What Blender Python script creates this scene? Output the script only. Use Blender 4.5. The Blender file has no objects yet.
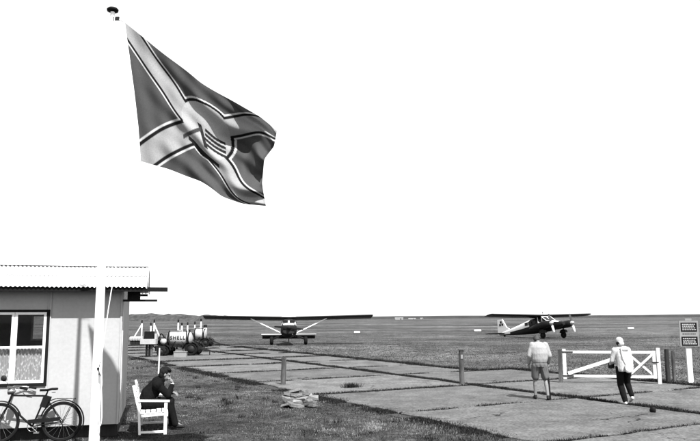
import bpy, bmesh, math, random
import numpy as np
from mathutils import Vector, Matrix, Euler
random.seed(7); RNG = np.random.default_rng(11)
scene = bpy.context.scene
COL = scene.collection
R = math.radians

# ------------------------------------------------------------------ camera
CAM_H = 2.2; FPX = 700.0; HORIZON = 317.3; ROLL = R(.3)
PITCH = math.atan((HORIZON - 220.5) / FPX)
cam_d = bpy.data.cameras.new('camera'); cam = bpy.data.objects.new('camera', cam_d); COL.objects.link(cam)
cam.location = (0, 0, CAM_H); cam.rotation_euler = (Matrix.Rotation(math.pi / 2 + PITCH, 3, 'X') @ Matrix.Rotation(-ROLL, 3, 'Z')).to_euler()
cam_d.sensor_width = 36; cam_d.lens = 36; cam_d.clip_start = .1; cam_d.clip_end = 20000
scene.camera = cam

# ------------------------------------------------------------------ light
SUN_EL = R(54); SUN_H = Vector((.432, -.9)).normalized()       # horizontal direction towards the sun
w = bpy.data.worlds.new('World'); scene.world = w; w.use_nodes = True
nt = w.node_tree; nt.nodes.clear()
sky = nt.nodes.new('ShaderNodeTexSky'); sky.sky_type = 'NISHITA'; sky.sun_disc = False
sky.sun_elevation = SUN_EL; sky.sun_rotation = math.atan2(SUN_H.x, SUN_H.y)
sky.dust_density = .25; sky.air_density = 1.2
bw = nt.nodes.new('ShaderNodeSeparateColor')      # blue-sensitive black and white film: the sky's blue channel
sky.ozone_density = 1.0; bg = nt.nodes.new('ShaderNodeBackground'); wo = nt.nodes.new('ShaderNodeOutputWorld')
bg.inputs['Strength'].default_value = .095
nt.links.new(sky.outputs[0], bw.inputs[0]); nt.links.new(bw.outputs['Blue'], bg.inputs['Color']); nt.links.new(bg.outputs[0], wo.inputs[0])
sd = bpy.data.lights.new('sun', 'SUN'); sd.energy = 5.0; sd.angle = R(.53); sd.color = (1, 1, 1)
sun = bpy.data.objects.new('sun', sd); COL.objects.link(sun)
sv = Vector((SUN_H.x * math.cos(SUN_EL), SUN_H.y * math.cos(SUN_EL), math.sin(SUN_EL)))
sun.rotation_euler = sv.to_track_quat('Z', 'Y').to_euler(); sun.location = (20, -30, 40)
vs = scene.view_settings; vs.view_transform = 'Standard'; vs.look = 'None'; vs.gamma = 1; vs.exposure = 1.47
try: vs.use_curve_mapping = False
except Exception: pass

# ------------------------------------------------------------------ helpers
def ray(x, y):
    x, y = x - 350, y - 220.5; x, y = x * math.cos(ROLL) - y * math.sin(ROLL), y * math.cos(ROLL) + x * math.sin(ROLL)
    a = x / FPX; b = -y / FPX
    return Vector((a, math.cos(PITCH) - b * math.sin(PITCH), math.sin(PITCH) + b * math.cos(PITCH)))
def G(x, y, z=0.0):                                    # photo pixel -> point on the ground
    r = ray(x, y); t = (z - CAM_H) / r.z
    return Vector((r.x * t, r.y * t, z))
def P(x, y, d):                                        # photo pixel -> point at depth d
    r = ray(x, y); t = d / r.y
    return Vector((r.x * t, d, CAM_H + r.z * t))

def mat(name, g, var=.25, scale=6.0, rough=.8, bump=0.0, bscale=None, spec=.3, metal=0.0, stretch=(1, 1, 1), objvar=0.0, fine=0.0, stain=0.0, world=False):
    m = bpy.data.materials.new(name); m.use_nodes = True
    t = m.node_tree; N = t.nodes; L = t.links
    b = N['Principled BSDF']; b.inputs['Roughness'].default_value = rough
    b.inputs['Specular IOR Level'].default_value = spec; b.inputs['Metallic'].default_value = metal
    if world:
        gp = N.new('ShaderNodeNewGeometry'); co = gp.outputs['Position']
    else:
        tc = N.new('ShaderNodeTexCoord'); co = tc.outputs['Object']
    mp = N.new('ShaderNodeMapping'); mp.inputs['Scale'].default_value = stretch; L.new(co, mp.inputs['Vector'])
    no = N.new('ShaderNodeTexNoise'); no.inputs['Scale'].default_value = scale; no.inputs['Detail'].default_value = 6; no.inputs['Roughness'].default_value = .65
    L.new(mp.outputs[0], no.inputs['Vector'])
    mr = N.new('ShaderNodeMapRange'); mr.inputs['From Min'].default_value = .3; mr.inputs['From Max'].default_value = .7
    mr.inputs['To Min'].default_value = 1 - var; mr.inputs['To Max'].default_value = 1 + var; L.new(no.outputs['Fac'], mr.inputs['Value'])
    val = mr.outputs[0]
    def mul(a, bsock):
        q = N.new('ShaderNodeMath'); q.operation = 'MULTIPLY'; L.new(a, q.inputs[0])
        if isinstance(bsock, float): q.inputs[1].default_value = bsock
        else: L.new(bsock, q.inputs[1])
        return q.outputs[0]
    if fine:
        n2 = N.new('ShaderNodeTexNoise'); n2.inputs['Scale'].default_value = scale * 14; n2.inputs['Detail'].default_value = 3; L.new(mp.outputs[0], n2.inputs['Vector'])
        m2 = N.new('ShaderNodeMapRange'); m2.inputs['From Min'].default_value = .25; m2.inputs['From Max'].default_value = .75
        m2.inputs['To Min'].default_value = 1 - fine; m2.inputs['To Max'].default_value = 1 + fine; L.new(n2.outputs['Fac'], m2.inputs['Value'])
        val = mul(val, m2.outputs[0])
    if stain:
        n3 = N.new('ShaderNodeTexNoise'); n3.inputs['Scale'].default_value = scale * .35; n3.inputs['Detail'].default_value = 8; n3.inputs['Roughness'].default_value = .7; L.new(mp.outputs[0], n3.inputs['Vector'])
        m3 = N.new('ShaderNodeMapRange'); m3.inputs['From Min'].default_value = .5; m3.inputs['From Max'].default_value = .72
        m3.inputs['To Min'].default_value = 1; m3.inputs['To Max'].default_value = 1 - stain; L.new(n3.outputs['Fac'], m3.inputs['Value'])
        val = mul(val, m3.outputs[0])
    if objvar:
        oi = N.new('ShaderNodeObjectInfo'); m4 = N.new('ShaderNodeMapRange')
        m4.inputs['To Min'].default_value = 1 - objvar; m4.inputs['To Max'].default_value = 1 + objvar; L.new(oi.outputs['Random'], m4.inputs['Value'])
        val = mul(val, m4.outputs[0])
    val = mul(val, float(g))
    L.new(val, b.inputs['Base Color'])
    if bump:
        nb = N.new('ShaderNodeTexNoise'); nb.inputs['Scale'].default_value = bscale or scale * 4; nb.inputs['Detail'].default_value = 5; L.new(mp.outputs[0], nb.inputs['Vector'])
        bp = N.new('ShaderNodeBump'); bp.inputs['Strength'].default_value = bump; bp.inputs['Distance'].default_value = .02
        L.new(nb.outputs['Fac'], bp.inputs['Height']); L.new(bp.outputs[0], b.inputs['Normal'])
    return m

class MB:
    def __init__(s): s.v = []; s.f = []; s.sm = []
    def add(s, vs, fs, smooth=False):
        o = len(s.v); s.v += [tuple(v) for v in vs]; s.f += [tuple(i + o for i in f) for f in fs]; s.sm += [smooth] * len(fs); return s
    def box(s, c, d, rot=None):
        c = Vector(c); hx, hy, hz = d[0] / 2, d[1] / 2, d[2] / 2
        vs = [Vector((x, y, z)) for x in (-hx, hx) for y in (-hy, hy) for z in (-hz, hz)]
        if rot is not None:
            m = Euler(rot).to_matrix(); vs = [m @ v for v in vs]
        return s.add([c + v for v in vs], [(0, 1, 3, 2), (4, 6, 7, 5), (0, 4, 5, 1), (2, 3, 7, 6), (0, 2, 6, 4), (1, 5, 7, 3)])
    def beam(s, a, b, wd, ht, up=(0, 0, 1)):
        a = Vector(a); b = Vector(b); d = (b - a).normalized(); u = Vector(up)
        x = d.cross(u)
        if x.length < 1e-4: x = d.cross(Vector((1, 0, 0)))
        x.normalize(); y = x.cross(d).normalized()
        vs = [p + x * sx * wd / 2 + y * sy * ht / 2 for p in (a, b) for sx, sy in ((-1, -1), (1, -1), (1, 1), (-1, 1))]
        return s.add(vs, [(3, 2, 1, 0), (4, 5, 6, 7), (0, 1, 5, 4), (1, 2, 6, 5), (2, 3, 7, 6), (3, 0, 4, 7)])
    def loft(s, rings, caps=True, smooth=True):
        n = len(rings[0]); vs = [v for r in rings for v in r]; fs = []
        for i in range(len(rings) - 1):
            for j in range(n):
                k = (j + 1) % n; fs.append((i * n + j, i * n + k, (i + 1) * n + k, (i + 1) * n + j))
        s.add(vs, fs, smooth)
        if caps:
            s.add(rings[0], [tuple(range(n))[::-1]]); s.add(rings[-1], [tuple(range(n))])
        return s
    def tube(s, pts, r, n=8, caps=True, smooth=True):
        pts = [Vector(p) for p in pts]
        rs = r if isinstance(r, (list, tuple)) else [r] * len(pts)
        rings = []; prev = None
        for i, p in enumerate(pts):
            d = (pts[min(i + 1, len(pts) - 1)] - pts[max(i - 1, 0)]).normalized()
            if prev is None:
                x = d.cross(Vector((0, 0, 1)))
                if x.length < .05: x = d.cross(Vector((1, 0, 0)))
            else: x = prev - d * prev.dot(d)
            x.normalize(); prev = x; y = d.cross(x)
            rings.append([p + x * math.cos(2 * math.pi * k / n) * rs[i] + y * math.sin(2 * math.pi * k / n) * rs[i] for k in range(n)])
        return s.loft(rings, caps, smooth)
    def torus(s, c, axis, Rr, r, n=32, m=8, a0=0, a1=2 * math.pi):
        c = Vector(c); q = Vector(axis).normalized().to_track_quat('Z', 'Y')
        full = abs(a1 - a0 - 2 * math.pi) < 1e-6; cnt = n if full else n + 1; vs = []; fs = []
        for i in range(cnt):
            a = a0 + (a1 - a0) * i / n
            for j in range(m):
                b = 2 * math.pi * j / m
                vs.append(c + q @ Vector(((Rr + r * math.cos(b)) * math.cos(a), (Rr + r * math.cos(b)) * math.sin(a), r * math.sin(b))))
        for i in range(n):
            for j in range(m):
                i2 = (i + 1) % cnt; j2 = (j + 1) % m
                fs.append((i * m + j, i2 * m + j, i2 * m + j2, i * m + j2))
        return s.add(vs, fs, True)
    def lathe(s, c, axis, prof, n=24):                # prof: (distance along axis, radius)
        c = Vector(c); q = Vector(axis).normalized().to_track_quat('Z', 'Y')
        rings = [[c + q @ Vector((r * math.cos(2 * math.pi * k / n), r * math.sin(2 * math.pi * k / n), z)) for k in range(n)] for z, r in prof]
        return s.loft(rings)
    def prism(s, poly, depth, M):                     # poly in local xz, extruded +-depth/2 along local y
        n = len(poly); vs = [M @ Vector((x, sy * depth / 2, z)) for sy in (-1, 1) for x, z in poly]
        fs = [tuple(range(n)), tuple(range(2 * n - 1, n - 1, -1))] + [(i, i + n, (i + 1) % n + n, (i + 1) % n) for i in range(n)]
        return s.add(vs, fs)
    def tf(s, M): s.v = [tuple(M @ Vector(v)) for v in s.v]; return s
    def jitter(s, a):
        s.v = [(x + random.uniform(-a, a), y + random.uniform(-a, a), z + random.uniform(-a, a)) for x, y, z in s.v]; return s
    def build(s, name, m, parent=None, **kw):
        me = bpy.data.meshes.new(name); me.from_pydata(s.v, [], s.f)
        me.polygons.foreach_set('use_smooth', s.sm); me.materials.append(m)
        bm = bmesh.new(); bm.from_mesh(me); bmesh.ops.recalc_face_normals(bm, faces=bm.faces); bm.to_mesh(me); bm.free()
        me.update()
        o = bpy.data.objects.new(name, me); COL.objects.link(o); o.parent = parent
        tag(o, **kw); return o

def tag(o, label=None, cat=None, group=None, kind=None):
    if label: o['label'] = label
    if cat: o['category'] = cat
    if group: o['group'] = group
    if kind: o['kind'] = kind
    return o
def thing(name, loc, rz=0.0, label=None, cat=None, group=None):
    o = bpy.data.objects.new(name, None); COL.objects.link(o); o.location = loc; o.rotation_euler = (0, 0, rz); o.empty_display_size = .2
    return tag(o, label, cat, group)
def copy_tree(o, parent=None):
    c = o.copy(); COL.objects.link(c); c.parent = parent
    for ch in list(o.children): copy_tree(ch, c)
    return c

# value noise for scatter (numpy)
_perm = RNG.random((256, 256))
def vnoise(x, y):
    xi = np.floor(x).astype(int); yi = np.floor(y).astype(int); fx = x - xi; fy = y - yi
    fx = fx * fx * (3 - 2 * fx); fy = fy * fy * (3 - 2 * fy); g = lambda a, b: _perm[a & 255, b & 255]
    return (g(xi, yi) * (1 - fx) + g(xi + 1, yi) * fx) * (1 - fy) + (g(xi, yi + 1) * (1 - fx) + g(xi + 1, yi + 1) * fx) * fy
def fbm(x, y, o=4):
    v = 0; a = .5
    for i in range(o): v = v + a * vnoise(x * 2 ** i + 17.3 * i, y * 2 ** i + 5.1 * i); a *= .5
    return v / (1 - .5 ** o)

# ------------------------------------------------------------------ materials
M_white = mat('white_paint', .58, .08, 3, .55, fine=.05)
M_whitewood = mat('white_painted_wood', .42, .2, 5, .7, stretch=(1, 1, .3), fine=.1, bump=.1)
M_black = mat('black_paint', .005, .3, 5, .7, spec=.08)
M_matblack = mat('black_rubber', .007, .3, 8, .9, spec=.05)
M_dark = mat('dark_metal', .011, .4, 6, .6, spec=.12)
M_wood = mat('weathered_wood', .042, .8, 7, .9, stretch=(1, 1, .15), fine=.3, bump=.4)
M_darkwood = mat('tarred_wood', .012, .4, 7, .85, stretch=(1, 1, .15), fine=.3, bump=.3)
M_wall = mat('pale_wall_board', .265, .06, 1.2, .75, fine=.06, stain=.1)
M_sheet = mat('pale_corrugated_sheet', .62, .06, 3, .55, fine=.04)
M_glassdark = None
M_chrome = mat('bright_metal', .25, .1, 6, .25, metal=.9)
M_skin = mat('skin', .125, .1, 12, .6)
M_hairdark = mat('dark_hair', .006, .3, 40, .8, spec=.08)
M_signbg = mat('grey_sign_board', .15, .1, 5, .7)
M_hairgrey = mat('grey_hair', .022, .3, 40, .7)

# ------------------------------------------------------------------ ground, field, far rim
UX = Vector((math.cos(R(29)), math.sin(R(29)), 0)); VX = Vector((-math.sin(R(29)), math.cos(R(29)), 0))
def uv_of(x, y): return x * UX.x + y * UX.y, x * VX.x + y * VX.y

def ground_material():
    m = bpy.data.materials.new('mown_field'); m.use_nodes = True; t = m.node_tree; N = t.nodes; L = t.links
    b = N['Principled BSDF']; b.inputs['Roughness'].default_value = .95; b.inputs['Specular IOR Level'].default_value = .1
    gp = N.new('ShaderNodeNewGeometry')
    def noise(sc, st, det=5, rough=.6):
        mp = N.new('ShaderNodeMapping'); mp.inputs['Scale'].default_value = st; L.new(gp.outputs['Position'], mp.inputs['Vector'])
        n = N.new('ShaderNodeTexNoise'); n.inputs['Scale'].default_value = sc; n.inputs['Detail'].default_value = det; n.inputs['Roughness'].default_value = rough
        L.new(mp.outputs[0], n.inputs['Vector']); return n.outputs['Fac']
    def rng(s, a, bb, c, d):
        r = N.new('ShaderNodeMapRange'); r.inputs[1].default_value = a; r.inputs[2].default_value = bb; r.inputs[3].default_value = c; r.inputs[4].default_value = d
        L.new(s, r.inputs[0]); return r.outputs[0]
    def mul(a, c):
        q = N.new('ShaderNodeMath'); q.operation = 'MULTIPLY'; L.new(a, q.inputs[0]); L.new(c, q.inputs[1]); return q.outputs[0]
    v = rng(noise(.035, (1, 1, 1), 6), .35, .65, .45, 1.55)
    v = mul(v, rng(noise(.3, (1, 1, 1), 6, .75), .36, .64, .4, 1.6))
    v = mul(v, rng(noise(2.2, (1, 1, 1), 6, .8), .35, .65, .3, 1.7))
    v = mul(v, rng(noise(.03, (.12, 1, 1), 5), .38, .62, .6, 1.4))
    v = mul(v, rng(noise(14, (1, 1, 1), 4, .7), .33, .67, .35, 1.65))
    k = N.new('ShaderNodeMath'); k.operation = 'MULTIPLY'; k.inputs[1].default_value = .046; L.new(v, k.inputs[0])
    L.new(k.outputs[0], b.inputs['Base Color'])
    bp = N.new('ShaderNodeBump'); bp.inputs['Strength'].default_value = .7; bp.inputs['Distance'].default_value = .06
    L.new(noise(9, (1, 1, 1), 6, .7), bp.inputs['Height']); L.new(bp.outputs[0], b.inputs['Normal'])
    return m
M_ground = ground_material()
mb = MB()
xs = [-9000, -3000, -900, -300, -80, 0, 80, 300, 900, 3000, 9000]; ys = [-400, -100, -20, 20, 60, 150, 400, 1000, 3000, 12000]
vs_ = [(x, y, -.03) for y in ys for x in xs]; nx = len(xs)
mb.add(vs_, [(j * nx + i, j * nx + i + 1, (j + 1) * nx + i + 1, (j + 1) * nx + i) for j in range(len(ys) - 1) for i in range(nx - 1)])
mb.build('ground', M_ground, kind='structure')

def ridge(name, pts, wid, hfun, m, seg=6):             # a bank along a line of points
    rings = []; prof = [(-1, 0), (-.62, .55), (-.3, .9), (0, 1), (.3, .88), (.65, .5), (1, 0)]
    vs2 = []; n = len(prof)
    for i, (x, y) in enumerate(pts):
        for k, (a, hh) in enumerate(prof):
            h = hfun(i, k, x, y)
            vs2.append((x, y + a * wid, -.2 + hh * h))
    fs = [(i * n + k, i * n + k + 1, (i + 1) * n + k + 1, (i + 1) * n + k) for i in range(len(pts) - 1) for k in range(n - 1)]
    b = MB(); b.add(vs2, fs, True); return b.build(name, m, kind='structure')
M_dyke = mat('far_dyke_grass', .018, .4, .05, .95, world=True, fine=.4)
M_dune = mat('dune_scrub', .026, .9, .3, .95, world=True, fine=.5, stretch=(1, .3, 1.6))
ridge('dyke', [(x, 950 + .05 * x) for x in range(-1500, 2600, 20)], 22,
      lambda i, k, x, y: 3.1 + max(0, x) * .0022 + .5 * math.sin(x * .013) + random.uniform(-.12, .12), M_dyke)
def dune_h(i, k, x, y):
    e = 1 / (1 + math.exp((x + 95) / 22))
    return (2.2 + 4.2 * float(fbm(np.array(x * .03), np.array(3.3))) + 3.2 * float(fbm(np.array(x * .11 + k * 1.7), np.array(9.1 + k)))) * (e * .9 + .1) + random.uniform(-.5, .9) * e
ridge('dune_ridge', [(x, 640) for x in np.arange(-900, 40, 3.0)], 40, dune_h, M_dune)

# ------------------------------------------------------------------ concrete apron
M_soil = mat('joint_soil', .02, .4, 8, .95, world=True, fine=.4)
M_slab = mat('worn_concrete', .078, .32, 1.3, .9, bump=.35, bscale=22, spec=.1, objvar=.12, fine=.5, stain=.5, world=True)
def add_cracks(m):
    t = m.node_tree; N = t.nodes; L = t.links; b = N['Principled BSDF']; src = b.inputs['Base Color'].links[0].from_socket
    g = N.new('ShaderNodeNewGeometry'); no = N.new('ShaderNodeTexNoise'); no.inputs['Scale'].default_value = 1.6; no.inputs['Detail'].default_value = 6; L.new(g.outputs['Position'], no.inputs['Vector'])
    ad = N.new('ShaderNodeVectorMath'); ad.operation = 'MULTIPLY_ADD'; L.new(no.outputs['Color'], ad.inputs[0]); ad.inputs[1].default_value = (1.1, 1.1, 0); L.new(g.outputs['Position'], ad.inputs[2])
    vo = N.new('ShaderNodeTexVoronoi'); vo.feature = 'DISTANCE_TO_EDGE'; vo.inputs['Scale'].default_value = .32; L.new(ad.outputs[0], vo.inputs['Vector'])
    n2 = N.new('ShaderNodeTexNoise'); n2.inputs['Scale'].default_value = .35; L.new(g.outputs['Position'], n2.inputs['Vector'])
    w_ = N.new('ShaderNodeMapRange'); w_.inputs[1].default_value = .5; w_.inputs[2].default_value = .62; w_.inputs[3].default_value = .0; w_.inputs[4].default_value = .006; L.new(n2.outputs['Fac'], w_.inputs[0])
    lt = N.new('ShaderNodeMath'); lt.operation = 'LESS_THAN'; L.new(vo.outputs['Distance'], lt.inputs[0]); L.new(w_.outputs[0], lt.inputs[1])
    # scattered dark lichen and tar spots
    vs3 = N.new('ShaderNodeTexVoronoi'); vs3.inputs['Scale'].default_value = 2.2; L.new(g.outputs['Position'], vs3.inputs['Vector'])
    sp3 = N.new('ShaderNodeMath'); sp3.operation = 'LESS_THAN'; L.new(vs3.outputs['Distance'], sp3.inputs[0]); sp3.inputs[1].default_value = .07
    mx = N.new('ShaderNodeMath'); mx.operation = 'MAXIMUM'; L.new(lt.outputs[0], mx.inputs[0])
    hf = N.new('ShaderNodeMath'); hf.operation = 'MULTIPLY'; hf.inputs[1].default_value = .45; L.new(sp3.outputs[0], hf.inputs[0]); L.new(hf.outputs[0], mx.inputs[1])
    iv = N.new('ShaderNodeMath'); iv.operation = 'MULTIPLY_ADD'; L.new(mx.outputs[0], iv.inputs[0]); iv.inputs[1].default_value = -.8; iv.inputs[2].default_value = 1
    mu = N.new('ShaderNodeMath'); mu.operation = 'MULTIPLY'; L.new(src, mu.inputs[0]); L.new(iv.outputs[0], mu.inputs[1]); L.new(mu.outputs[0], b.inputs['Base Color'])
add_cracks(M_slab)
U_EDGE = [9.0, 14.8, 20.4]; V_EDGE = [-4.4, .2, 4.8, 9.4, 14.0, 18.45, 23.0, 27.4, 31.9, 36.4, 40.9, 45.4, 49.9, 54.4, 58.9]
def far_u(v): return 20.4 if v < 22.9 else 18.6
mb = MB()
def uvp(u, v, z): p = UX * u + VX * v; return (p.x, p.y, z)
mb.add([uvp(8.75, -4.6, -.022), uvp(20.5, -4.6, -.022), uvp(20.5, 23, -.022), uvp(18.7, 23, -.022), uvp(18.7, 59.1, -.022), uvp(8.75, 59.1, -.022)], [(0, 1, 2, 3, 4, 5)])
apron = mb.build('concrete_apron', M_soil, kind='structure')
def slab(u0, u1, v0, v1):
    # irregular worn outline, chamfered top
    pts = []
    def side(a, b, n):
        for i in range(n): yield a + (b - a) * i / n
    n = 14
    for u in side(u0, u1, n): pts.append((u, v0 + random.uniform(-.05, .08)))
    for v in side(v0, v1, n): pts.append((u1 + random.uniform(-.08, .05), v))
    for u in side(u1, u0, n): pts.append((u, v1 + random.uniform(-.08, .05)))
    for v in side(v1, v0, n): pts.append((u0 + random.uniform(-.05, .08), v))
    z = .02 + random.uniform(-.008, .012); tx = random.uniform(-.002, .002); ty = random.uniform(-.002, .002)
    cu, cv = (u0 + u1) / 2, (v0 + v1) / 2
    zt = lambda u, v: z + tx * (u - cu) + ty * (v - cv)
    k = len(pts)
    shrink = lambda u, v: (cu + (u - cu) * .992, cv + (v - cv) * .992)
    bot = [uvp(u, v, -.06) for u, v in pts]; mid = [uvp(u, v, zt(u, v) - .018) for u, v in pts]
    top = [uvp(*shrink(u, v), zt(u, v)) for u, v in pts]
    b = MB(); b.loft([[Vector(q) for q in r] for r in (bot, mid, top)], False, False)
    b.add(top, [tuple(range(k))]); return b.build('concrete_slab', M_slab, apron)
for i in range(2):
    for j in range(len(V_EDGE) - 1):
        u0, u1 = U_EDGE[i], U_EDGE[i + 1]; v0, v1 = V_EDGE[j], V_EDGE[j + 1]
        if i == 1: u1 = far_u((v0 + v1) / 2)
        jw = .06; l1 = .17
        slab(u0 + (jw if i == 0 else l1), u1 - (l1 if i == 0 else jw), v0 + jw, v1 - jw)

# ------------------------------------------------------------------ grass
def grass_material(name, g):
    m = bpy.data.materials.new(name); m.use_nodes = True; t = m.node_tree; N = t.nodes; L = t.links
    b = N['Principled BSDF']; b.inputs['Roughness'].default_value = .8; b.inputs['Specular IOR Level'].default_value = .15
    at = N.new('ShaderNodeAttribute'); at.attribute_name = 'shade'
    k = N.new('ShaderNodeMath'); k.operation = 'MULTIPLY'; k.inputs[1].default_value = g; L.new(at.outputs['Fac'], k.inputs[0])
    L.new(k.outputs[0], b.inputs['Base Color'])
    tr = N.new('ShaderNodeBsdfTranslucent'); L.new(k.outputs[0], tr.inputs['Color'])
    mx = N.new('ShaderNodeMixShader'); mx.inputs[0].default_value = .35; L.new(b.outputs[0], mx.inputs[1]); L.new(tr.outputs[0], mx.inputs[2])
    L.new(mx.outputs[0], N['Material Output'].inputs['Surface']); return m
M_grass = grass_material('grass_blades', .066)
def grass(name, x, y, z, h, wd, shade, label, cat='grass', m=None):
    n = len(x); a = RNG.random(n) * 2 * np.pi; lean = RNG.random(n) * .9 * h; la = RNG.random(n) * 2 * np.pi
    v = np.zeros((n, 3, 3), np.float32); z = np.full(n, z)
    dx = np.cos(a) * wd / 2; dy = np.sin(a) * wd / 2
    v[:, 0] = np.stack([x - dx, y - dy, z], 1); v[:, 1] = np.stack([x + dx, y + dy, z], 1)
    v[:, 2] = np.stack([x + np.cos(la) * lean, y + np.sin(la) * lean, z + h], 1)
    me = bpy.data.meshes.new(name); me.vertices.add(3 * n); me.vertices.foreach_set('co', v.reshape(-1))
    me.loops.add(3 * n); me.loops.foreach_set('vertex_index', np.arange(3 * n, dtype=np.int32))
    me.polygons.add(n); me.polygons.foreach_set('loop_start', np.arange(0, 3 * n, 3, dtype=np.int32)); me.polygons.foreach_set('loop_total', np.full(n, 3, np.int32))
    at = me.attributes.new('shade', 'FLOAT', 'POINT'); at.data.foreach_set('value', np.repeat(shade, 3).astype(np.float32))
    me.materials.append(m or M_grass); me.update(); me.validate()
    o = bpy.data.objects.new(name, me); COL.objects.link(o); return tag(o, label, cat, kind='stuff')
HUT_C = Vector((-4.42, 13.7, 0)); HUT_R = R(15)
def in_hut(x, y):
    dx = x - HUT_C.x; dy = y - HUT_C.y; c, s_ = math.cos(HUT_R), math.sin(HUT_R)
    lx = dx * c + dy * s_; ly = -dx * s_ + dy * c
    return (lx < .0) & (lx > -4.7) & (ly > .03) & (ly < 2.9)
def wedge(n, d0, d1, k0=-.78, k1=.75):
    d = d0 * (d1 / d0) ** RNG.random(n); return (k0 + (k1 - k0) * RNG.random(n)) * d, d
# near rough lawn, left of the apron
x, y = wedge(420000, 9.5, 46); u, v = uv_of(x, y)
edge = 8.95 + (fbm(v * .9, u * 0 + 3.1) - .5) * .5
keep = (u < edge) & ~in_hut(x, y); cl = fbm(x * .55, y * .55); cl2 = fbm(x * 2.3 + 9, y * 2.3)
keep &= (RNG.random(len(x)) < .35 + 1.3 * (cl2 - .25))
near_edge = np.clip(1 - np.abs(u - 8.6) / .7, 0, 1)
x, y, u, cl, cl2, near_edge = [q[keep] for q in (x, y, u, cl, cl2, near_edge)]
h = (.008 + .035 * np.clip(cl - .35, 0, 1) + .016 * cl2 + .012 * near_edge) * (.4 + 1.1 * RNG.random(len(x)))
shd = np.clip((.2 + 1.9 * RNG.random(len(x)) ** 2) * np.exp(4.2 * (cl - .5) + 4.0 * (cl2 - .5)), .06, 3.2)
# taller weedy tufts, thicker towards the slabs
tx, ty = wedge(1500, 10, 44, -.6, .5); tu_, tv_ = uv_of(tx, ty)
kt = (tu_ < 8.9) & ~in_hut(tx, ty) & (RNG.random(1500) < .12 + .88 * np.exp(-np.abs(tu_ - 8.3) / 1.3)); tx, ty = tx[kt], ty[kt]
nb = 34; sp_r = np.repeat(.05 + .1 * RNG.random(len(tx)), nb)
ax = np.repeat(tx, nb) + RNG.normal(0, 1, len(tx) * nb) * sp_r; ay = np.repeat(ty, nb) + RNG.normal(0, 1, len(tx) * nb) * sp_r
ah = np.repeat(.05 + .11 * RNG.random(len(tx)) ** 2, nb) * (.4 + .8 * RNG.random(len(ax))); ash = np.repeat(.15 + 1.2 * RNG.random(len(tx)) ** 2.5, nb) * (.5 + RNG.random(len(ax)))
x = np.r_[x, ax]; y = np.r_[y, ay]; h = np.r_[h, ah]; shd = np.r_[shd, ash]
grass('lawn_grass', x, y, -.032, h, .009 + .0005 * y, shd, 'rough trodden grass round the hut and along the slabs')
# open field beyond the apron
x, y = wedge(260000, 15, 120, -.8, .75); u, v = uv_of(x, y)
fe = np.where(v < 22.9, 20.45, 18.65)
keep = ((u > fe) | (v > 59.2)) | ((u < 8.7) & (y > 40)); cl = fbm(x * .3, y * .3); cl2 = fbm(x * .07, y * .07)
x, y, cl, cl2, u = [q[keep] for q in (x, y, cl, cl2, u)]; n = len(x)
h = (.015 + .035 * cl) * (.5 + RNG.random(n)) * np.clip(1.3 - y / 110, .3, 1)
grass('field_grass', x, y, -.032, h, .012 + .0009 * y, np.clip((.35 + 1.0 * RNG.random(n)) * np.exp(2.6 * (cl2 - .5) + 2.2 * (cl - .5)), .1, 3), 'mown grass of the open airfield beyond the slabs')
# joint grass
jx = []; jh = []
def joint(a, b, width, dens, hh, gap):
    a = np.array(a); b = np.array(b); L_ = np.linalg.norm(b - a); n = int(L_ * dens); t = RNG.random(n)
    off = RNG.normal(0, width, n); d = (b - a) / L_; nrm = np.array([-d[1], d[0]])
    p = a + t[:, None] * (b - a) + off[:, None] * nrm
    q = fbm(t * L_ * 1.1 + a[0] * 7, t * 0 + b[1]); k = q > gap
    jx.append(p[k]); jh.append((hh * (.5 + RNG.random(n)) * (.5 + q))[k])
for vv in V_EDGE[1:]: joint((9.0, vv), (far_u(vv) - .1, vv), .045 + .002 * vv, 560, .045 + .0008 * vv, .33)
joint((14.8, -4), (14.8, 59), .11, 1000, .065, .28)
joint((20.45, -4), (20.45, 23), .1, 700, .1, .1); joint((18.65, 23), (18.65, 59), .12, 500, .1, .1)
joint((8.95, -4), (8.95, 59), .16, 900, .05, .4)
joint((18.65, 23), (20.4, 23), .12, 400, .09, .1)
p = UX * 0; gp_ = G(351, 388); tu = uv_of(gp_.x, gp_.y)
jx.append(np.array(tu) + RNG.normal(0, .13, (500, 2)) * np.array([1, .6])); jh.append(.06 + .16 * RNG.random(500))
j = np.concatenate(jx); h = np.concatenate(jh); n = len(h)
x = j[:, 0] * UX.x + j[:, 1] * VX.x; y = j[:, 0] * UX.y + j[:, 1] * VX.y
grass('joint_grass', x, y, -.025, h, .014 + .0006 * np.abs(y), .1 + .4 * RNG.random(n) ** 2, 'dark tufts of grass growing in the joints between slabs')

# ------------------------------------------------------------------ hut
hut = thing('hut', HUT_C, HUT_R, 'pale board hut with corrugated roof behind the flagpole', 'hut')
WB, WT, HL, HD = .22, 2.72, 4.6, 2.8
WX0, WX1, WZ0, WZ1 = -3.03, -1.36, 1.02, 2.33              # window opening
def wallbox(x0, x1, y0, y1, z0, z1, name='wall_panel', m=None):
    b = MB(); b.box(((x0 + x1) / 2, (y0 + y1) / 2, (z0 + z1) / 2), (x1 - x0, y1 - y0, z1 - z0)); return b.build(name, m or M_wall, hut)
wallbox(-1.30, -.04, 0, .05, WB, WT)
wallbox(WX1, -1.308, 0, .048, WB, WT)
wallbox(WX0, WX1 - .002, 0, .05, WB, WZ0); wallbox(WX0, WX1 - .002, 0, .05, WZ1, WT)
wallbox(-HL, WX0 - .004, 0, .05, WB, WT)
wallbox(-.05, 0, .052, HD - .002, WB, WT); wallbox(-HL, -HL + .05, .052, HD - .002, WB, WT)
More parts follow.
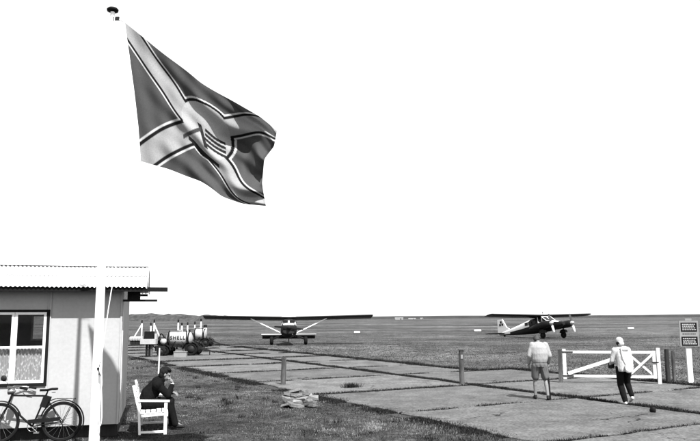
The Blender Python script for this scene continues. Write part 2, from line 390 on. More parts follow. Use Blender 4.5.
# back wall with a small window opening
BX0, BX1, BZ0, BZ1 = -2.08, -1.60, 1.72, 2.3
wallbox(-HL, BX0, HD, HD + .05, WB, WT); wallbox(BX1, 0, HD, HD + .05, WB, WT); wallbox(BX0, BX1, HD, HD + .05, WB, BZ0); wallbox(BX0, BX1, HD, HD + .05, BZ1, WT)
for xx in (0, -HL + .05):                                    # gable triangles
    b = MB(); b.prism([(0, WT), (HD, WT), (HD / 2, WT + .36)], .05, Matrix.Translation((xx - .025, 0, 0)) @ Matrix.Rotation(math.pi / 2, 4, 'Z')); b.build('gable', M_wall, hut)
M_lining = mat('dark_interior_board', .02, .2, 3, .9)
wallbox(-HL + .06, -.06, .06, HD - .01, WB + .01, WB + .06, 'floor_board', M_lining)
for xx in (-1.304, -.02, -HL + .02):                        # cover strips
    b = MB(); b.box((xx, -.012, (WB + WT) / 2), (.035, .02, WT - WB)); b.build('cover_strip', M_wall, hut)
b = MB(); b.box((-.0, .2, (WB + WT) / 2), (.02, .05, WT - WB)); b.build('cover_strip', M_white, hut)
# sleepers
for yy in (.12, HD - .15):
    b = MB(); b.box((-HL / 2, yy + (.18 if yy < 1 else 0), .08), (HL - .1, .2, .24)); b.build('sleeper', M_darkwood, hut)
b = MB(); b.box((-.1, HD / 2, .08), (.12, HD - .55, .22)); b.build('sleeper', M_darkwood, hut)
# window
win = MB()
T = .045
def fbox(b, x0, x1, z0, z1, y0, y1): b.box(((x0 + x1) / 2, (y0 + y1) / 2, (z0 + z1) / 2), (x1 - x0, y1 - y0, z1 - z0))
cas = MB()
for (x0, x1, z0, z1) in ((WX0 - .06, WX1 + .055, WZ0 - .055, WZ0 - .002), (WX0 - .06, WX1 + .055, WZ1 + .002, WZ1 + .045), (WX1 + .002, WX1 + .055, WZ0 - .001, WZ1 + .001), (WX0 - .06, WX0 - .002, WZ0 - .001, WZ1 + .001)):
    fbox(cas, x0, x1, z0, z1, -.03, .0)
window = cas.build('window', M_black, hut)
lights = [(-1.36 - .555 * (k + 1), -1.36 - .555 * k) for k in range(3)]
def glass_mat():
    m = bpy.data.materials.new('window_glass'); m.use_nodes = True; t = m.node_tree; N = t.nodes; L = t.links; N.remove(N['Principled BSDF'])
    tr = N.new('ShaderNodeBsdfTransparent'); tr.inputs[0].default_value = (.85, .85, .85, 1); gl = N.new('ShaderNodeBsdfGlossy'); gl.inputs['Roughness'].default_value = .02
    lw = N.new('ShaderNodeFresnel'); lw.inputs[0].default_value = 1.2; mx = N.new('ShaderNodeMixShader')
    L.new(lw.outputs[0], mx.inputs[0]); L.new(tr.outputs[0], mx.inputs[1]); L.new(gl.outputs[0], mx.inputs[2]); L.new(mx.outputs[0], N['Material Output'].inputs[0]); return m
M_glass = glass_mat()
ZT = 1.68
for x0, x1 in lights:
    f = MB(); e = .05
    fbox(f, x0 + .004, x0 + e, WZ0 + .004, WZ1 - .004, -.02, .03); fbox(f, x1 - e, x1 - .004, WZ0 + .004, WZ1 - .004, -.02, .03)
    fbox(f, x0 + e, x1 - e, WZ0 + .004, WZ0 + .05, -.018, .03); fbox(f, x0 + e, x1 - e, WZ1 - .05, WZ1 - .004, -.018, .03); fbox(f, x0 + e, x1 - e, ZT - .02, ZT + .02, -.016, .03)
    f.build('window_frame', M_white, window)
    for z0, z1 in ((WZ0 + .05, ZT - .02), (ZT + .02, WZ1 - .05)):
        f = MB(); fbox(f, x0 + e, x1 - e, z0, z1, .008, .012); f.build('pane', M_glass, window)
# lace half curtain
def lace():
    m = bpy.data.materials.new('lace'); m.use_nodes = True; t = m.node_tree; N = t.nodes; L = t.links; b = N['Principled BSDF']
    b.inputs['Base Color'].default_value = (.75, .75, .75, 1); b.inputs['Roughness'].default_value = .9
    tc = N.new('ShaderNodeTexCoord'); vo = N.new('ShaderNodeTexVoronoi'); vo.inputs['Scale'].default_value = 28
    mp = N.new('ShaderNodeMapping'); mp.inputs['Scale'].default_value = (1.5, 0, .55); L.new(tc.outputs['Object'], mp.inputs[0]); L.new(mp.outputs[0], vo.inputs['Vector'])
    r = N.new('ShaderNodeMapRange'); r.inputs[1].default_value = .1; r.inputs[2].default_value = .5; r.inputs[3].default_value = 1; r.inputs[4].default_value = .45; L.new(vo.outputs['Distance'], r.inputs[0])
    L.new(r.outputs[0], b.inputs['Alpha']); return m
M_lace = lace()
for x0, x1 in lights:
    b = MB(); n = 60; vv = []
    for i in range(n + 1):
        xx = x0 + .03 + (x1 - x0 - .06) * i / n; yy = .07 + .014 * math.sin(i * .85) + .006 * math.sin(i * 2.3)
        vv += [(xx, yy, WZ0 + .02), (xx, yy, ZT - .01)]
    b.add(vv, [(2 * i, 2 * i + 2, 2 * i + 3, 2 * i + 1) for i in range(n)], True); b.build('curtain', M_lace, window)
# back window
f = MB(); 
for (x0, x1, z0, z1) in ((BX0, BX0 + .04, BZ0, BZ1), (BX1 - .04, BX1, BZ0, BZ1), (BX0 + .04, BX1 - .04, BZ0, BZ0 + .04), (BX0 + .04, BX1 - .04, BZ1 - .04, BZ1)): fbox(f, x0, x1, z0, z1, HD - .02, HD + .06)
bwf = f.build('back_window', M_white, hut)
f = MB(); fbox(f, BX0 + .04, BX1 - .04, BZ0 + .04, BZ1 - .04, HD + .02, HD + .024); f.build('pane', M_glass, bwf)
# roof : corrugated sheets in two rows per slope
PITCH_R = math.atan(.255 / .9); OV = .36; EZ = 2.80; RGT = .42
def corr(x0, x1, s0, s1, lift, front=True):                 # s along slope from the eave (horizontal run)
    n = max(8, int((x1 - x0) / .01)); vv = []
    for i in range(n + 1):
        xx = x0 + (x1 - x0) * i / n; wv = .011 * math.cos(2 * math.pi * xx / .078)
        for sgn in (0, 1):
            for s_ in (s0, s1):
                z = EZ + math.tan(PITCH_R) * s_ + wv + lift * .55 * (1 if s_ == s0 else .3) - sgn * .006
                yy = -OV + s_ if front else HD + OV - s_
                vv.append((xx, yy, z))
    fs = []
    for i in range(n):
        a = i * 4; c = a + 4
        fs += [(a, c, c + 1, a + 1), (a + 2, a + 3, c + 3, c + 2), (a, a + 2, c + 2, c), (a + 1, c + 1, c + 3, a + 3)]
    fs += [(0, 1, 3, 2), (n * 4, n * 4 + 2, n * 4 + 3, n * 4 + 1)]
    b = MB(); b.add(vv, fs, True); return b
roof = MB(); RUN = HD / 2 + OV
# ridge cap
roof.beam((-HL - .3, HD / 2, EZ + math.tan(PITCH_R) * RUN + .014), (RGT, HD / 2, EZ + math.tan(PITCH_R) * RUN + .014), .22, .02)
roof_o = roof.build('roof', M_sheet, hut)
xsn = np.linspace(-HL - .3, RGT, 7)
for k in range(6):
    for fr in (True, False):
        corr(xsn[k] - .02, xsn[k + 1] + .02 * (k < 5), -.03, .92, .004 + .007 * (k % 2), fr).build('roof_sheet', M_sheet, roof_o)
        corr(xsn[k] - .02, xsn[k + 1] + .02 * (k < 5), .86, RUN - .005, .024 + .007 * (k % 2), fr).build('roof_sheet', M_sheet, roof_o)
# dark beams under the eave, ends sticking out at the gable
b = MB(); b.box((-HL / 2 + .4, -OV + .03, EZ - .05), (HL + .86, .05, .085)); b.build('eave_beam', M_black, hut)
b = MB(); b.box((.32, -.05, EZ - .255), (.64, .06, .04)); b.build('wall_beam', M_black, hut)
b = MB(); b.box((.2, -.05, EZ - .16), (.24, .05, .15)); b.build('beam_block', M_black, hut)
b = MB(); b.box((-HL / 2 + .1, HD + OV - .1, EZ - .055), (HL + .6, .06, .055)); b.build('eave_beam', M_black, hut)
zr_ = EZ + math.tan(PITCH_R) * RUN
b = MB(); b.beam((RGT + .016, -OV - .02, EZ - .01), (RGT + .016, HD / 2, zr_ - .01), .02, .05); b.build('barge_board', M_white, hut)
b = MB(); b.beam((RGT + .018, HD + OV, EZ - .01), (RGT + .018, HD / 2 + .01, zr_ - .01), .02, .05); b.build('barge_board', M_white, hut)
b = MB(); b.box((-HL / 2, -OV / 2 - .01, EZ - .012), (HL + .1, OV - .1, .012)); b.build('soffit', M_darkwood, hut)

# ------------------------------------------------------------------ flagpole, flag, halyard
PD = 10.5
pb = P(94, 441, PD); pole_x = pb.x
top = P(114, 12, PD)
PB = Vector((pole_x, PD, 0)); pole_top = top.z
fp = thing('flagpole', PB, 0, 'tall white tapered flagpole with black cap in front of the hut', 'flagpole')
b = MB(); b.tube([(0, 0, -.05), (0, 0, 2.0), (0, 0, 4.5), (0, 0, pole_top)], [.078, .068, .05, .032], 16); b.build('pole', mat('flagpole_white', .8, .08, 4, .6, stretch=(1, 1, .2), fine=.06), fp)
b = MB(); b.lathe((0, 0, pole_top), (0, 0, 1), [(0, .03), (.012, .085), (.04, .09), (.06, .07), (.075, .02)], 20); b.build('cap', M_black, fp)
b = MB(); b.box((.07, -.02, pole_top - .12), (.09, .03, .05)); b.build('pulley', M_dark, fp)
cz = P(100, 368, PD).z
b = MB(); b.beam((.055, -.06, cz - .09), (.075, -.09, cz + .09), .02, .02); b.box((.05, -.06, cz), (.05, .04, .03)); b.build('cleat', M_dark, fp)

def interp(pts, n):
    pts = np.array(pts, float); d = np.r_[0, np.cumsum(np.linalg.norm(np.diff(pts, axis=0), axis=1))]; d /= d[-1]
    t = np.linspace(0, 1, n)
    # smooth by cubic through cumulative length
    out = np.stack([np.interp(t, d, pts[:, k]) for k in range(pts.shape[1])], 1)
    ker = np.array([1, 2, 3, 2, 1.]) / 9
    for _ in range(int(n / 12)):
        q = np.pad(out, ((2, 2), (0, 0)), mode='edge'); sm = sum(ker[k] * q[k:k + n] for k in range(5)); sm[0] = out[0]; sm[-1] = out[-1]; out = sm
    return out
NF = 256
topE = interp([(124, 22), (150, 43), (200, 82), (240, 106), (262, 117), (277, 131)], NF)
botE = interp([(140, 161), (168, 169), (200, 181), (222, 196), (242, 204), (266, 206)], NF)
hoi = interp([(124, 22), (129, 55), (134, 95), (138, 130), (140, 161)], NF)
fly = interp([(277, 131), (274, 148), (264, 160), (262, 182), (266, 206)], NF)
uu = np.linspace(0, 1, NF); S, Tt = np.meshgrid(uu, uu, indexing='ij')      # S along fly, T from top to bottom
C = (1 - Tt)[..., None] * topE[:, None, :] + Tt[..., None] * botE[:, None, :] + (1 - S)[..., None] * hoi[None] + S[..., None] * fly[None]
C -= ((1 - S) * (1 - Tt))[..., None] * topE[0] + (S * (1 - Tt))[..., None] * topE[-1] + ((1 - S) * Tt)[..., None] * botE[0] + (S * Tt)[..., None] * botE[-1]
# folds: in depth and a little sideways
ph = S * 6.4 + Tt * 3.4
env = np.clip(S * 1.3, 0, 1)
C[..., 1] += 7 * np.exp(-(((S - .84) / .13) ** 2)) * np.sin(np.clip(Tt, 0, 1) * 2 * np.pi) * -1
cr = Tt - .62 * S                                   # creases run from the upper hoist corner towards the fly
dep = .05 * env * np.sin(ph * 1.5 - .6) + .05 * env * np.sin(cr * 15 + 1.0) + .022 * env * np.sin(cr * 33 + S * 5) + .02 * np.sin(S * 16 + Tt * 4) * (.25 + env) + .012 * np.sin(S * 37 - Tt * 6)
dep += .05 * np.clip((S - .66) / .2, 0, 1) * np.sin(23 * Tt + 7 * S) + .02 * np.clip((S - .6) / .3, 0, 1) * np.sin(47 * Tt - 9 * S)
dep -= .16 * env * (1 - Tt) ** 4.5 * (1 - np.clip((S - .6) / .25, 0, 1) ** 2)
pocket = np.exp(-(((S - .83) / .10) ** 2 + ((Tt - .45) / .24) ** 2)); dep += .38 * pocket
ridge_ = np.exp(-(((S - .74) / .05) ** 2)) * np.clip(1 - abs(Tt - .35) / .5, 0, 1); dep -= .03 * ridge_
C[..., 0] += 5 * pocket + 1.2 * np.sin(ph * 3) * env * (S < .98) * np.clip((1 - S) * 12, 0, 1)
C[..., 1] += (4 * np.exp(-(((S - .8) / .1) ** 2)) * np.sin(Tt * 7)) * np.sin(np.pi * Tt)
def flag_colour(s, t):
    ar = 1.36; X = (s - .5) * ar; Y = (.5 - t)
    L_ = math.hypot(ar, 1)
    d1 = np.abs(X * 1 - Y * ar) / L_; d2 = np.abs(X * 1 + Y * ar) / L_; d = np.minimum(d1, d2)
    col = np.full(s.shape, .043)
    r = np.sqrt((X - .085) ** 2 + (Y - .06) ** 2)
    sd_ = np.minimum(d - .122, r - .285)                # outline of the cross and disc together
    col[sd_ < 0] = .34; col[sd_ < -.016] = .004; col[sd_ < -.042] = .2
    col[r < .245] = .24
    # arms of the saltire outside the disc only; emblem of four short bars and a curved bar in the disc
    X = (X - .05) / 1.4; Y = Y / 1.4
    for k in range(4):
        yy = .035 - .030 * k; m = (np.abs(Y - yy + .12 * (X - .1)) < .0095) & (X > .02) & (X < .17); col[m] = .012
    m = (np.abs(X - .005 + .45 * (Y + .01)) < .016) & (Y > -.075) & (Y < .06); col[m] = .012
    m = (np.abs(Y + .12 + .25 * X) < .014) & (X > -.12) & (X < .12); col[m] = .012
    m = (np.abs(Y + .05 - .9 * (X + .1)) < .014) & (X > -.16) & (X < -.01); col[m] = .03
    col[(s > .985)] *= .8
    return col
flag_col = flag_colour(S, Tt)
verts = []
for i in range(NF):
    for jj in range(NF):
        p_ = P(C[i, jj, 0], C[i, jj, 1], PD - .05 + dep[i, jj]); verts.append(p_)
fb = MB(); org = P(124, 22, PD)
fb.add([v - org for v in verts], [(i * NF + k, (i + 1) * NF + k, (i + 1) * NF + k + 1, i * NF + k + 1) for i in range(NF - 1) for k in range(NF - 1)], True)
M_flag = bpy.data.materials.new('flag_cloth'); M_flag.use_nodes = True
t = M_flag.node_tree; N = t.nodes; L = t.links; b_ = N['Principled BSDF']; b_.inputs['Roughness'].default_value = .9; b_.inputs['Specular IOR Level'].default_value = .1
at = N.new('ShaderNodeAttribute'); at.attribute_name = 'print'
tc = N.new('ShaderNodeTexCoord'); no = N.new('ShaderNodeTexNoise'); no.inputs['Scale'].default_value = 60; L.new(tc.outputs['Object'], no.inputs[0])
mr = N.new('ShaderNodeMapRange'); mr.inputs[1].default_value = .3; mr.inputs[2].default_value = .7; mr.inputs[3].default_value = .9; mr.inputs[4].default_value = 1.1; L.new(no.outputs[0], mr.inputs[0])
k = N.new('ShaderNodeMath'); k.operation = 'MULTIPLY'; L.new(at.outputs['Fac'], k.inputs[0]); L.new(mr.outputs[0], k.inputs[1]); L.new(k.outputs[0], b_.inputs['Base Color'])
tr = N.new('ShaderNodeBsdfTranslucent'); L.new(k.outputs[0], tr.inputs[0]); mx = N.new('ShaderNodeMixShader'); mx.inputs[0].default_value = .15
L.new(b_.outputs[0], mx.inputs[1]); L.new(tr.outputs[0], mx.inputs[2]); L.new(mx.outputs[0], N['Material Output'].inputs[0])
flag = thing('flag', org, 0, 'large grey flag with black edged diagonal cross and central disc blowing from pole', 'flag')
fo = fb.build('cloth', M_flag, flag)
a_ = fo.data.attributes.new('print', 'FLOAT', 'POINT'); a_.data.foreach_set('value', flag_col.reshape(-1).astype(np.float32))
b = MB(); hp = [P(x_, y_, PD - .05) - org for x_, y_ in hoi[::32]] + [P(140, 161, PD - .05) - org]
b.tube(hp, .012, 8); b.build('hoist_rope', M_white, flag)
# halyard
pc = Vector((PB.x + .075, PD - .09, cz)); lo = P(140, 161, PD - .05); pts = []
for i in range(15):
    q = i / 14; p_ = lo.lerp(pc, q); p_.x -= .06 * math.sin(math.pi * q); pts.append(p_)
hy = thing('halyard', pc, 0, 'thin white flag rope tied off on the flagpole cleat', 'rope')
b = MB(); b.tube([p_ - pc for p_ in pts], .008, 6); b.tube([(.0, 0, 0), (-.01, 0, pole_top - cz - .12)], .006, 6)
b.tube([P(124, 22, PD) - pc, Vector((-.02, .06, pole_top - .1 - cz))], .007, 6); b.build('line', M_white, hy)
loop = [(0, 0, 0)]
zb = P(103, 425, PD).z - cz
for i in range(1, 24):
    q = i / 24; loop.append((.02 + .03 * math.sin(q * 2 * math.pi) + .03 * q, -.01, zb * math.sin(q * math.pi) ** .7))
loop.append((.015, 0, .03))
b = MB(); b.tube(loop, .007, 6); b.torus((0, 0, .02), (1, .5, 0), .05, .012, 16, 6); b.torus((0.005, 0, -.04), (1, .3, .1), .06, .01, 16, 6); b.build('coil', M_white, hy)

# ------------------------------------------------------------------ wooden posts, gate, sign
def post(loc, h, wd, m, label, top_m=None, group='wooden posts at the edge of the slabs', lean=(0, 0)):
    o = thing('wooden_post', loc, random.uniform(-.2, .2), label, 'post', group); o.rotation_euler = (lean[0], lean[1], o.rotation_euler.z)
    b = MB(); w2 = wd / 2; rings = []
    for z in np.linspace(-.1, h, 9):
        rings.append([Vector((x_ * w2 * random.uniform(.9, 1.08), y_ * w2 * random.uniform(.9, 1.08), z + (random.uniform(-.02, .02) if z > h - .01 else 0))) for x_, y_ in ((-1, -.6), (-.6, -1), (.6, -1), (1, -.6), (1, .6), (.6, 1), (-.6, 1), (-1, .6))])
    b.loft(rings, True, False); b.build('shaft', m, o)
    return o
po = post(G(283, 385), .88, .15, M_wood, 'short weathered wooden post beside the heap of broken stone', lean=(0, .03))
po = post(G(462, 384.5), 1.12, .15, M_wood, 'tall weathered wooden post alone in the middle of the slab edge')
b = MB(); b.box((.0, -.08, .9), (.07, .015, .13)); b.build('plate', M_signbg, po)
b = MB(); b.box((0, 0, 1.115), (.18, .18, .03)); b.build('cap_board', M_wood, po)
post(G(668.5, 383.5), 1.1, .13, M_darkwood, 'dark tarred wooden post just right of the white gate', group=None)
post(G(674.5, 381), 1.0, .1, M_wood, 'pale slim wooden post between the dark post and the sign', group=None)
# white stake left
o = thing('marker_stake', G(158.5, 373), 0, 'thin white stake standing in the grass in front of the fuel trailers', 'stake')
b = MB(); b.tube([(0, 0, -.1), (0.01, 0, 1.0)], [.035, .03], 8); b.build('shaft', M_whitewood, o)

# gate
ga = G(561, 383); gb = G(660, 384.5); gv = gb - ga; gl = gv.length; grz = math.atan2(gv.y, gv.x)
gate = thing('gate', ga, grz, 'white painted wooden field gate with long diagonal brace and crossed end', 'gate')
b = MB(); b.box((0, 0, .5), (.12, .12, 1.2)); b.build('gate_post', M_wood, gate)
b = MB(); b.box((gl, 0, .52), (.1, .1, 1.28)); b.build('gate_post', M_white, gate)
zt, zb_ = 1.02, .24; xa, xb = .09, gl - .08; xm = gl * .69
def bar(a, c, name, ht=.085, th=.045, yy=0): b = MB(); b.beam((a[0], yy, a[1]), (c[0], yy, c[1]), th, ht); b.build(name, M_whitewood, gate)
bar((xa, zt), (xb, zt), 'rail'); bar((xa, zb_), (xb, zb_), 'rail')
b = MB(); b.box((xa + .05, 0, (zt + zb_) / 2), (.11, .05, zt - zb_ + .2)); b.build('stile', M_whitewood, gate)
b = MB(); b.box((xb - .05, .002, (zt + zb_) / 2), (.1, .05, zt - zb_ + .1)); b.build('stile', M_whitewood, gate)
b = MB(); b.box((xm, .002, (zt + zb_) / 2), (.08, .05, zt - zb_ + .1)); b.build('stile', M_whitewood, gate)
bar((xa + .15, zb_ + .08), (xm - .05, zt - .09), 'brace', .11, .04, -.035)
bar((xm + .05, zb_ + .06), (xb - .1, zt - .06), 'brace', .07, .035, -.034); bar((xm + .05, zt - .06), (xb - .1, zb_ + .06), 'brace', .07, .035, .034)
for zz in (zt, zb_):
    b = MB(); b.beam((-.02, -.035, zz), (.42, -.035, zz), .012, .035); b.build('hinge', M_black, gate)
b = MB(); b.box((xb - .02, -.04, .7), (.2, .03, .035)); b.build('latch', M_black, gate)
# notice board
sp = G(690.5, 381.5); sg = thing('notice_board', sp, R(-5), 'grey notice board with two black text panels on a white post', 'sign')
sc_ = sp.y / FPX
b = MB(); b.box((0, 0, .6), (.17, .11, 1.4)); b.build('post', M_whitewood, sg)
zc = CAM_H + P(690, 333.5, sp.y).z - CAM_H
bw_, bh_ = .62, .86
b = MB(); b.box((.03, -.08, zc), (bw_, .04, bh_)); bo = b.build('board', M_signbg, sg)
def sbox(x, z, wd, ht, y, m, nm): b = MB(); b.box((.03 + x, y, zc + z), (wd, .012, ht)); return b.build(nm, m, bo)
sbox(0, .22, .52, .3, -.106, M_black, 'text_panel'); sbox(0, -.25, .52, .3, -.106, M_black, 'text_panel')
def lines(z0, z1, rows, m, y):
    b = MB()
    for r_ in range(rows):
        zz = z1 - (z1 - z0) * (r_ + .5) / rows; xx = -.22
        while xx < .2:
            l_ = random.uniform(.02, .07)
            if xx + l_ < .23: b.box((.03 + xx + l_ / 2, y, zc + zz), (l_, .004, .028))
            xx += l_ + .018
    b.build('lettering', m, bo, kind='stuff')
M_letter = mat('pale_lettering', .3, .1, 5, .8)
lines(.1, .34, 4, M_letter, -.115); lines(-.37, -.13, 4, M_letter, -.115)
lines(-.06, .04, 1, M_black, -.103)
b = MB(); b.box((.03, -.08, zc + bh_ / 2 + .045), (.22, .03, .07)); b.build('top_plate', M_signbg, sg)

# ------------------------------------------------------------------ heap of broken slabs
M_stone = mat('broken_stone', .095, .4, 5, .9, bump=.5, fine=.3, objvar=.6)
hp0 = G(299, 405.5); s_ = hp0.y / FPX
def lump(px, py, dd, wd, dp, ht, m, rot=(0, 0, 0), label=''):
    c = P(px, py, hp0.y + dd); b = MB(); b.box((0, 0, 0), (wd, dp, ht)); b.jitter(min(.025, ht * .25))
    o = b.build('rubble_stone', m, None, label=label, cat='rubble', group='heap of broken stone by the post')
    o.location = c; o.rotation_euler = rot; return o
for row, (py, x0, x1, cnt, dd) in enumerate(((404.5, 286, 313, 5, -.12), (401.0, 287, 314, 5, .04), (397.6, 288, 312, 5, .1), (394.4, 287, 308, 4, .2), (391.4, 286, 304, 3, .3))):
    for k in range(cnt):
        lump(x0 + (x1 - x0) * (k + random.uniform(.25, .75)) / cnt, py + random.uniform(-.8, .8), dd + random.uniform(-.1, .1), random.uniform(.16, .4), random.uniform(.15, .3), random.uniform(.045, .085), M_stone, (random.uniform(-.25, .25), random.uniform(-.3, .3), random.uniform(-.7, .7)),
             'pale broken stone, ' + ('leftmost', 'second from left', 'third from left', 'fourth from left', 'rightmost')[k if k < cnt - 1 else 4] + ' in the ' + ('bottom', 'second', 'middle', 'fourth', 'top')[row] + ' layer of the heap')

# ------------------------------------------------------------------ bench
bo_ = Vector((-4.12, 13.9, 0)); BR = R(15)
bench = thing('garden_bench', bo_, BR, 'white slatted wooden bench beside the end wall of the hut', 'bench')
BLn = 1.32; bench.scale = (.97, .97, .94)
for yy in (0, BLn):
    b = MB(); b.beam((.05, yy, -.02), (.02, yy, .5), .045, .06, (0, 1, 0)); b.beam((.02, yy, .47), (-.1, yy, .97), .045, .055, (0, 1, 0)); b.build('leg', M_white, bench)
    b = MB(); b.box((.54, yy, .3), (.06, .045, .66)); b.build('leg', M_white, bench)
    b = MB(); b.beam((-.01, yy, .66), (.61, yy, .635), .07, .035); b.build('armrest', M_white, bench)
    b = MB(); b.beam((.06, yy, .36), (.52, yy, .39), .035, .07); b.build('rail', M_white, bench)
    b = MB(); b.beam((.03, yy, .025), (.57, yy, .025), .04, .04); b.build('rail', M_white, bench)
for k in range(5):
    b = MB(); b.box((.09 + k * .105, BLn / 2, .405 + .012 * k / 4 + .01 * (k > 2)), (.085, BLn + .06, .022)); b.build('seat_slat', M_white, bench)
for k in range(4):
    z = .52 + k * .125; xx = .045 - (z - .47) * .24
    b = MB(); b.box((xx, BLn / 2, z), (.02, BLn - .05, .085), (0, -.235, 0)); b.build('back_slat', M_white, bench)
b = MB(); b.box((.575, BLn / 2, .37), (.02, BLn + .1, .07)); b.build('apron_rail', M_white, bench)

# ------------------------------------------------------------------ bicycle
r0 = G(60.5, 442.5); f0 = G(-3, 444.5); bv = r0 - f0; brz = math.atan2(bv.y, bv.x)     # local +x points to the REAR wheel
bike = thing('bicycle', f0, brz, 'black roadster bicycle with saddle bag parked in front of the hut window', 'bicycle')
bike.rotation_euler = (R(-4), 0, brz)
WR = .35; WBs = bv.length
def wheel(x, name, spokes=18):
    b = MB(); b.torus((x, 0, WR + .015), (0, 1, 0), WR - .02, .022, 48, 10); ty = b.build(name, M_matblack, bike)
    b = MB(); b.torus((x, 0, WR + .015), (0, 1, 0), WR - .047, .011, 48, 6); b.build('rim', M_dark, ty)
    b = MB()
    for k in range(spokes):
        a = 2 * math.pi * k / spokes; sg_ = 1 if k % 2 else -1
        b.tube([(x + .025 * math.cos(a + .9), sg_ * .03, WR + .015 + .025 * math.sin(a + .9)), (x + (WR - .05) * math.cos(a), 0, WR + .015 + (WR - .05) * math.sin(a))], .0022, 4)
    b.build('spokes', M_chrome, ty)
    b = MB(); b.lathe((x, -.05, WR + .015), (0, 1, 0), [(0, .014), (.01, .03), (.05, .018), (.09, .03), (.1, .014)], 12); b.build('hub', M_chrome, ty)
    b = MB(); b.torus((x, 0, WR + .015), (0, 1, 0), WR + .022, .028, 30, 6, -.35 if x > .5 else .1, 2.75 if x > .5 else 2.6)
    b.v = [(vx, vy * 1.0, vz) for vx, vy, vz in b.v]
    b.tf(Matrix.Translation((x, 0, WR + .015)) @ Matrix.Rotation(math.pi, 4, 'X') @ Matrix.Translation((-x, 0, -WR - .015))) if b.v[0][2] < 0 else None
    return ty
wheel(0, 'wheel'); wheel(WBs, 'wheel')
def fender(x, a0, a1):
    b = MB(); vv = []; n = 26; m_ = 6
    for i in range(n + 1):
        a = a0 + (a1 - a0) * i / n
        for j_ in range(m_ + 1):
            c = math.pi * j_ / m_; rr = WR + .018 + .02 * math.sin(c)
            vv.append((x + rr * math.cos(a), .032 * math.cos(c), WR + .015 + rr * math.sin(a)))
    b.add(vv, [(i * (m_ + 1) + j_, (i + 1) * (m_ + 1) + j_, (i + 1) * (m_ + 1) + j_ + 1, i * (m_ + 1) + j_ + 1) for i in range(n) for j_ in range(m_)], True); b.build('mudguard', M_black, bike)
fender(WBs, R(-22), R(165)); fender(0, R(15), R(150))
BBx = WBs - .50; bb = Vector((BBx, 0, .29)); st = Vector((WBs - .30, 0, .84)); ht = Vector((.19, 0, .86)); hb = Vector((.13, 0, .68)); ra = Vector((WBs, 0, WR + .015))
b = MB()
b.tube([ht + Vector((0, 0, -.02)), st + Vector((-.01, 0, -.02))], .016, 8); b.tube([hb, bb], .018, 8); b.tube([bb, st + (st - bb) * .06], .016, 8); b.tube([hb - (ht - hb) * .1, ht + (ht - hb) * .25], .02, 8)
for s2 in (-1, 1):
    b.tube([bb + Vector((0, .03 * s2, 0)), ra + Vector((0, .055 * s2, 0))], .011, 6); b.tube([st + Vector((0, .015 * s2, -.05)), ra + Vector((0, .055 * s2, 0))], .009, 6)
    b.tube([hb + Vector((-.005, .02 * s2, -.03)), Vector((.07, .045 * s2, .55)), Vector((0, .05 * s2, WR + .015))], .011, 6)
b.build('frame', M_black, bike)
b = MB(); sx = st + Vector((.035, 0, .075))
rings = []
for q, wd_ in ((-.15, .02), (-.1, .03), (-.02, .045), (.06, .085), (.12, .1), (.15, .07)):
    rings.append([sx + Vector((q, wd_ * math.cos(a), .022 * math.sin(a) + .02 * (q > .05) + .006)) for a in np.linspace(0, 2 * math.pi, 10, endpoint=False)])
b.loft(rings); b.tube([st, st + Vector((.03, 0, .08))], .012, 8)
for s2 in (-1, 1): b.torus(sx + Vector((.09, .045 * s2, -.035)), (0, 0, 1), .02, .006, 10, 5)
b.build('saddle', M_black, bike)
b = MB(); b.box(st + Vector((.0, 0, -.12)), (.11, .16, .2), (0, .3, 0)); b.build('saddle_bag', M_black, bike)
# handlebar swept back
hs = ht + (ht - hb) * .45
b = MB(); b.tube([ht, hs], .013, 8)
for s2 in (-1, 1): b.tube([hs, hs + Vector((-.08, .06 * s2, .03)), hs + Vector((-.06, .2 * s2, .06)), hs + Vector((.1, .27 * s2, .045)), hs + Vector((.2, .28 * s2, .03))], .012, 8)
hb_o = b.build('handlebar', M_chrome, bike)
for s2 in (-1, 1):
    b = MB(); b.tube([hs + Vector((.17, .278 * s2, .036)), hs + Vector((.3, .285 * s2, .01))], .02, 8); b.build('grip', M_matblack, hb_o)
    b = MB(); b.tube([hs + Vector((.08, .26 * s2, .02)), hs + Vector((.16, .25 * s2, -.02)), hs + Vector((.24, .27 * s2, -.045))], .006, 6); b.build('brake_lever', M_chrome, hb_o)
b = MB(); b.tube([hs + Vector((-.02, -.2, .06)), hs + Vector((-.07, -.22, .13)), hs + Vector((-.13, -.22, .18))], .006, 6); b.lathe(hs + Vector((-.13, -.25, .2)), (.2, 1, .2), [(0, .02), (.01, .05), (.025, .055), (.035, .04)], 14); b.build('mirror', M_dark, hb_o)
b = MB(); b.lathe(hs + Vector((-.02, 0, -.03)), (-1, 0, 0), [(-.04, .02), (0, .05), (.07, .06), (.08, .055)], 14); b.build('headlamp', M_chrome, bike)
b = MB(); b.torus(bb, (0, 1, 0), .085, .007, 20, 6)
for s2, sd_ in ((-1, 1), (1, -1)):
    e_ = bb + Vector((.11 * sd_, .06 * s2, -.1 * sd_)); b.tube([bb + Vector((0, .06 * s2, 0)), e_], .009, 6); b.box(e_ + Vector((0, .05 * s2, 0)), (.09, .08, .025))
b.build('crank', M_chrome, bike)
b = MB(); b.beam(bb + Vector((-.06, -.06, .09)), ra + Vector((-.02, -.06, .05)), .012, .07); b.build('chain_guard', M_black, bike)
b = MB()
for s2 in (-1, 1): b.tube([st + Vector((.03, .05 * s2, -.12)), Vector((WBs - .12, .06 * s2, .77)), Vector((WBs + .2, .06 * s2, .765)), Vector((WBs + .02, .06 * s2, WR + .02))], .007, 6)
for q in np.linspace(-.1, .2, 5): b.tube([(WBs + q, -.06, .77), (WBs + q, .06, .77)], .005, 5)
b.build('luggage_rack', M_black, bike)
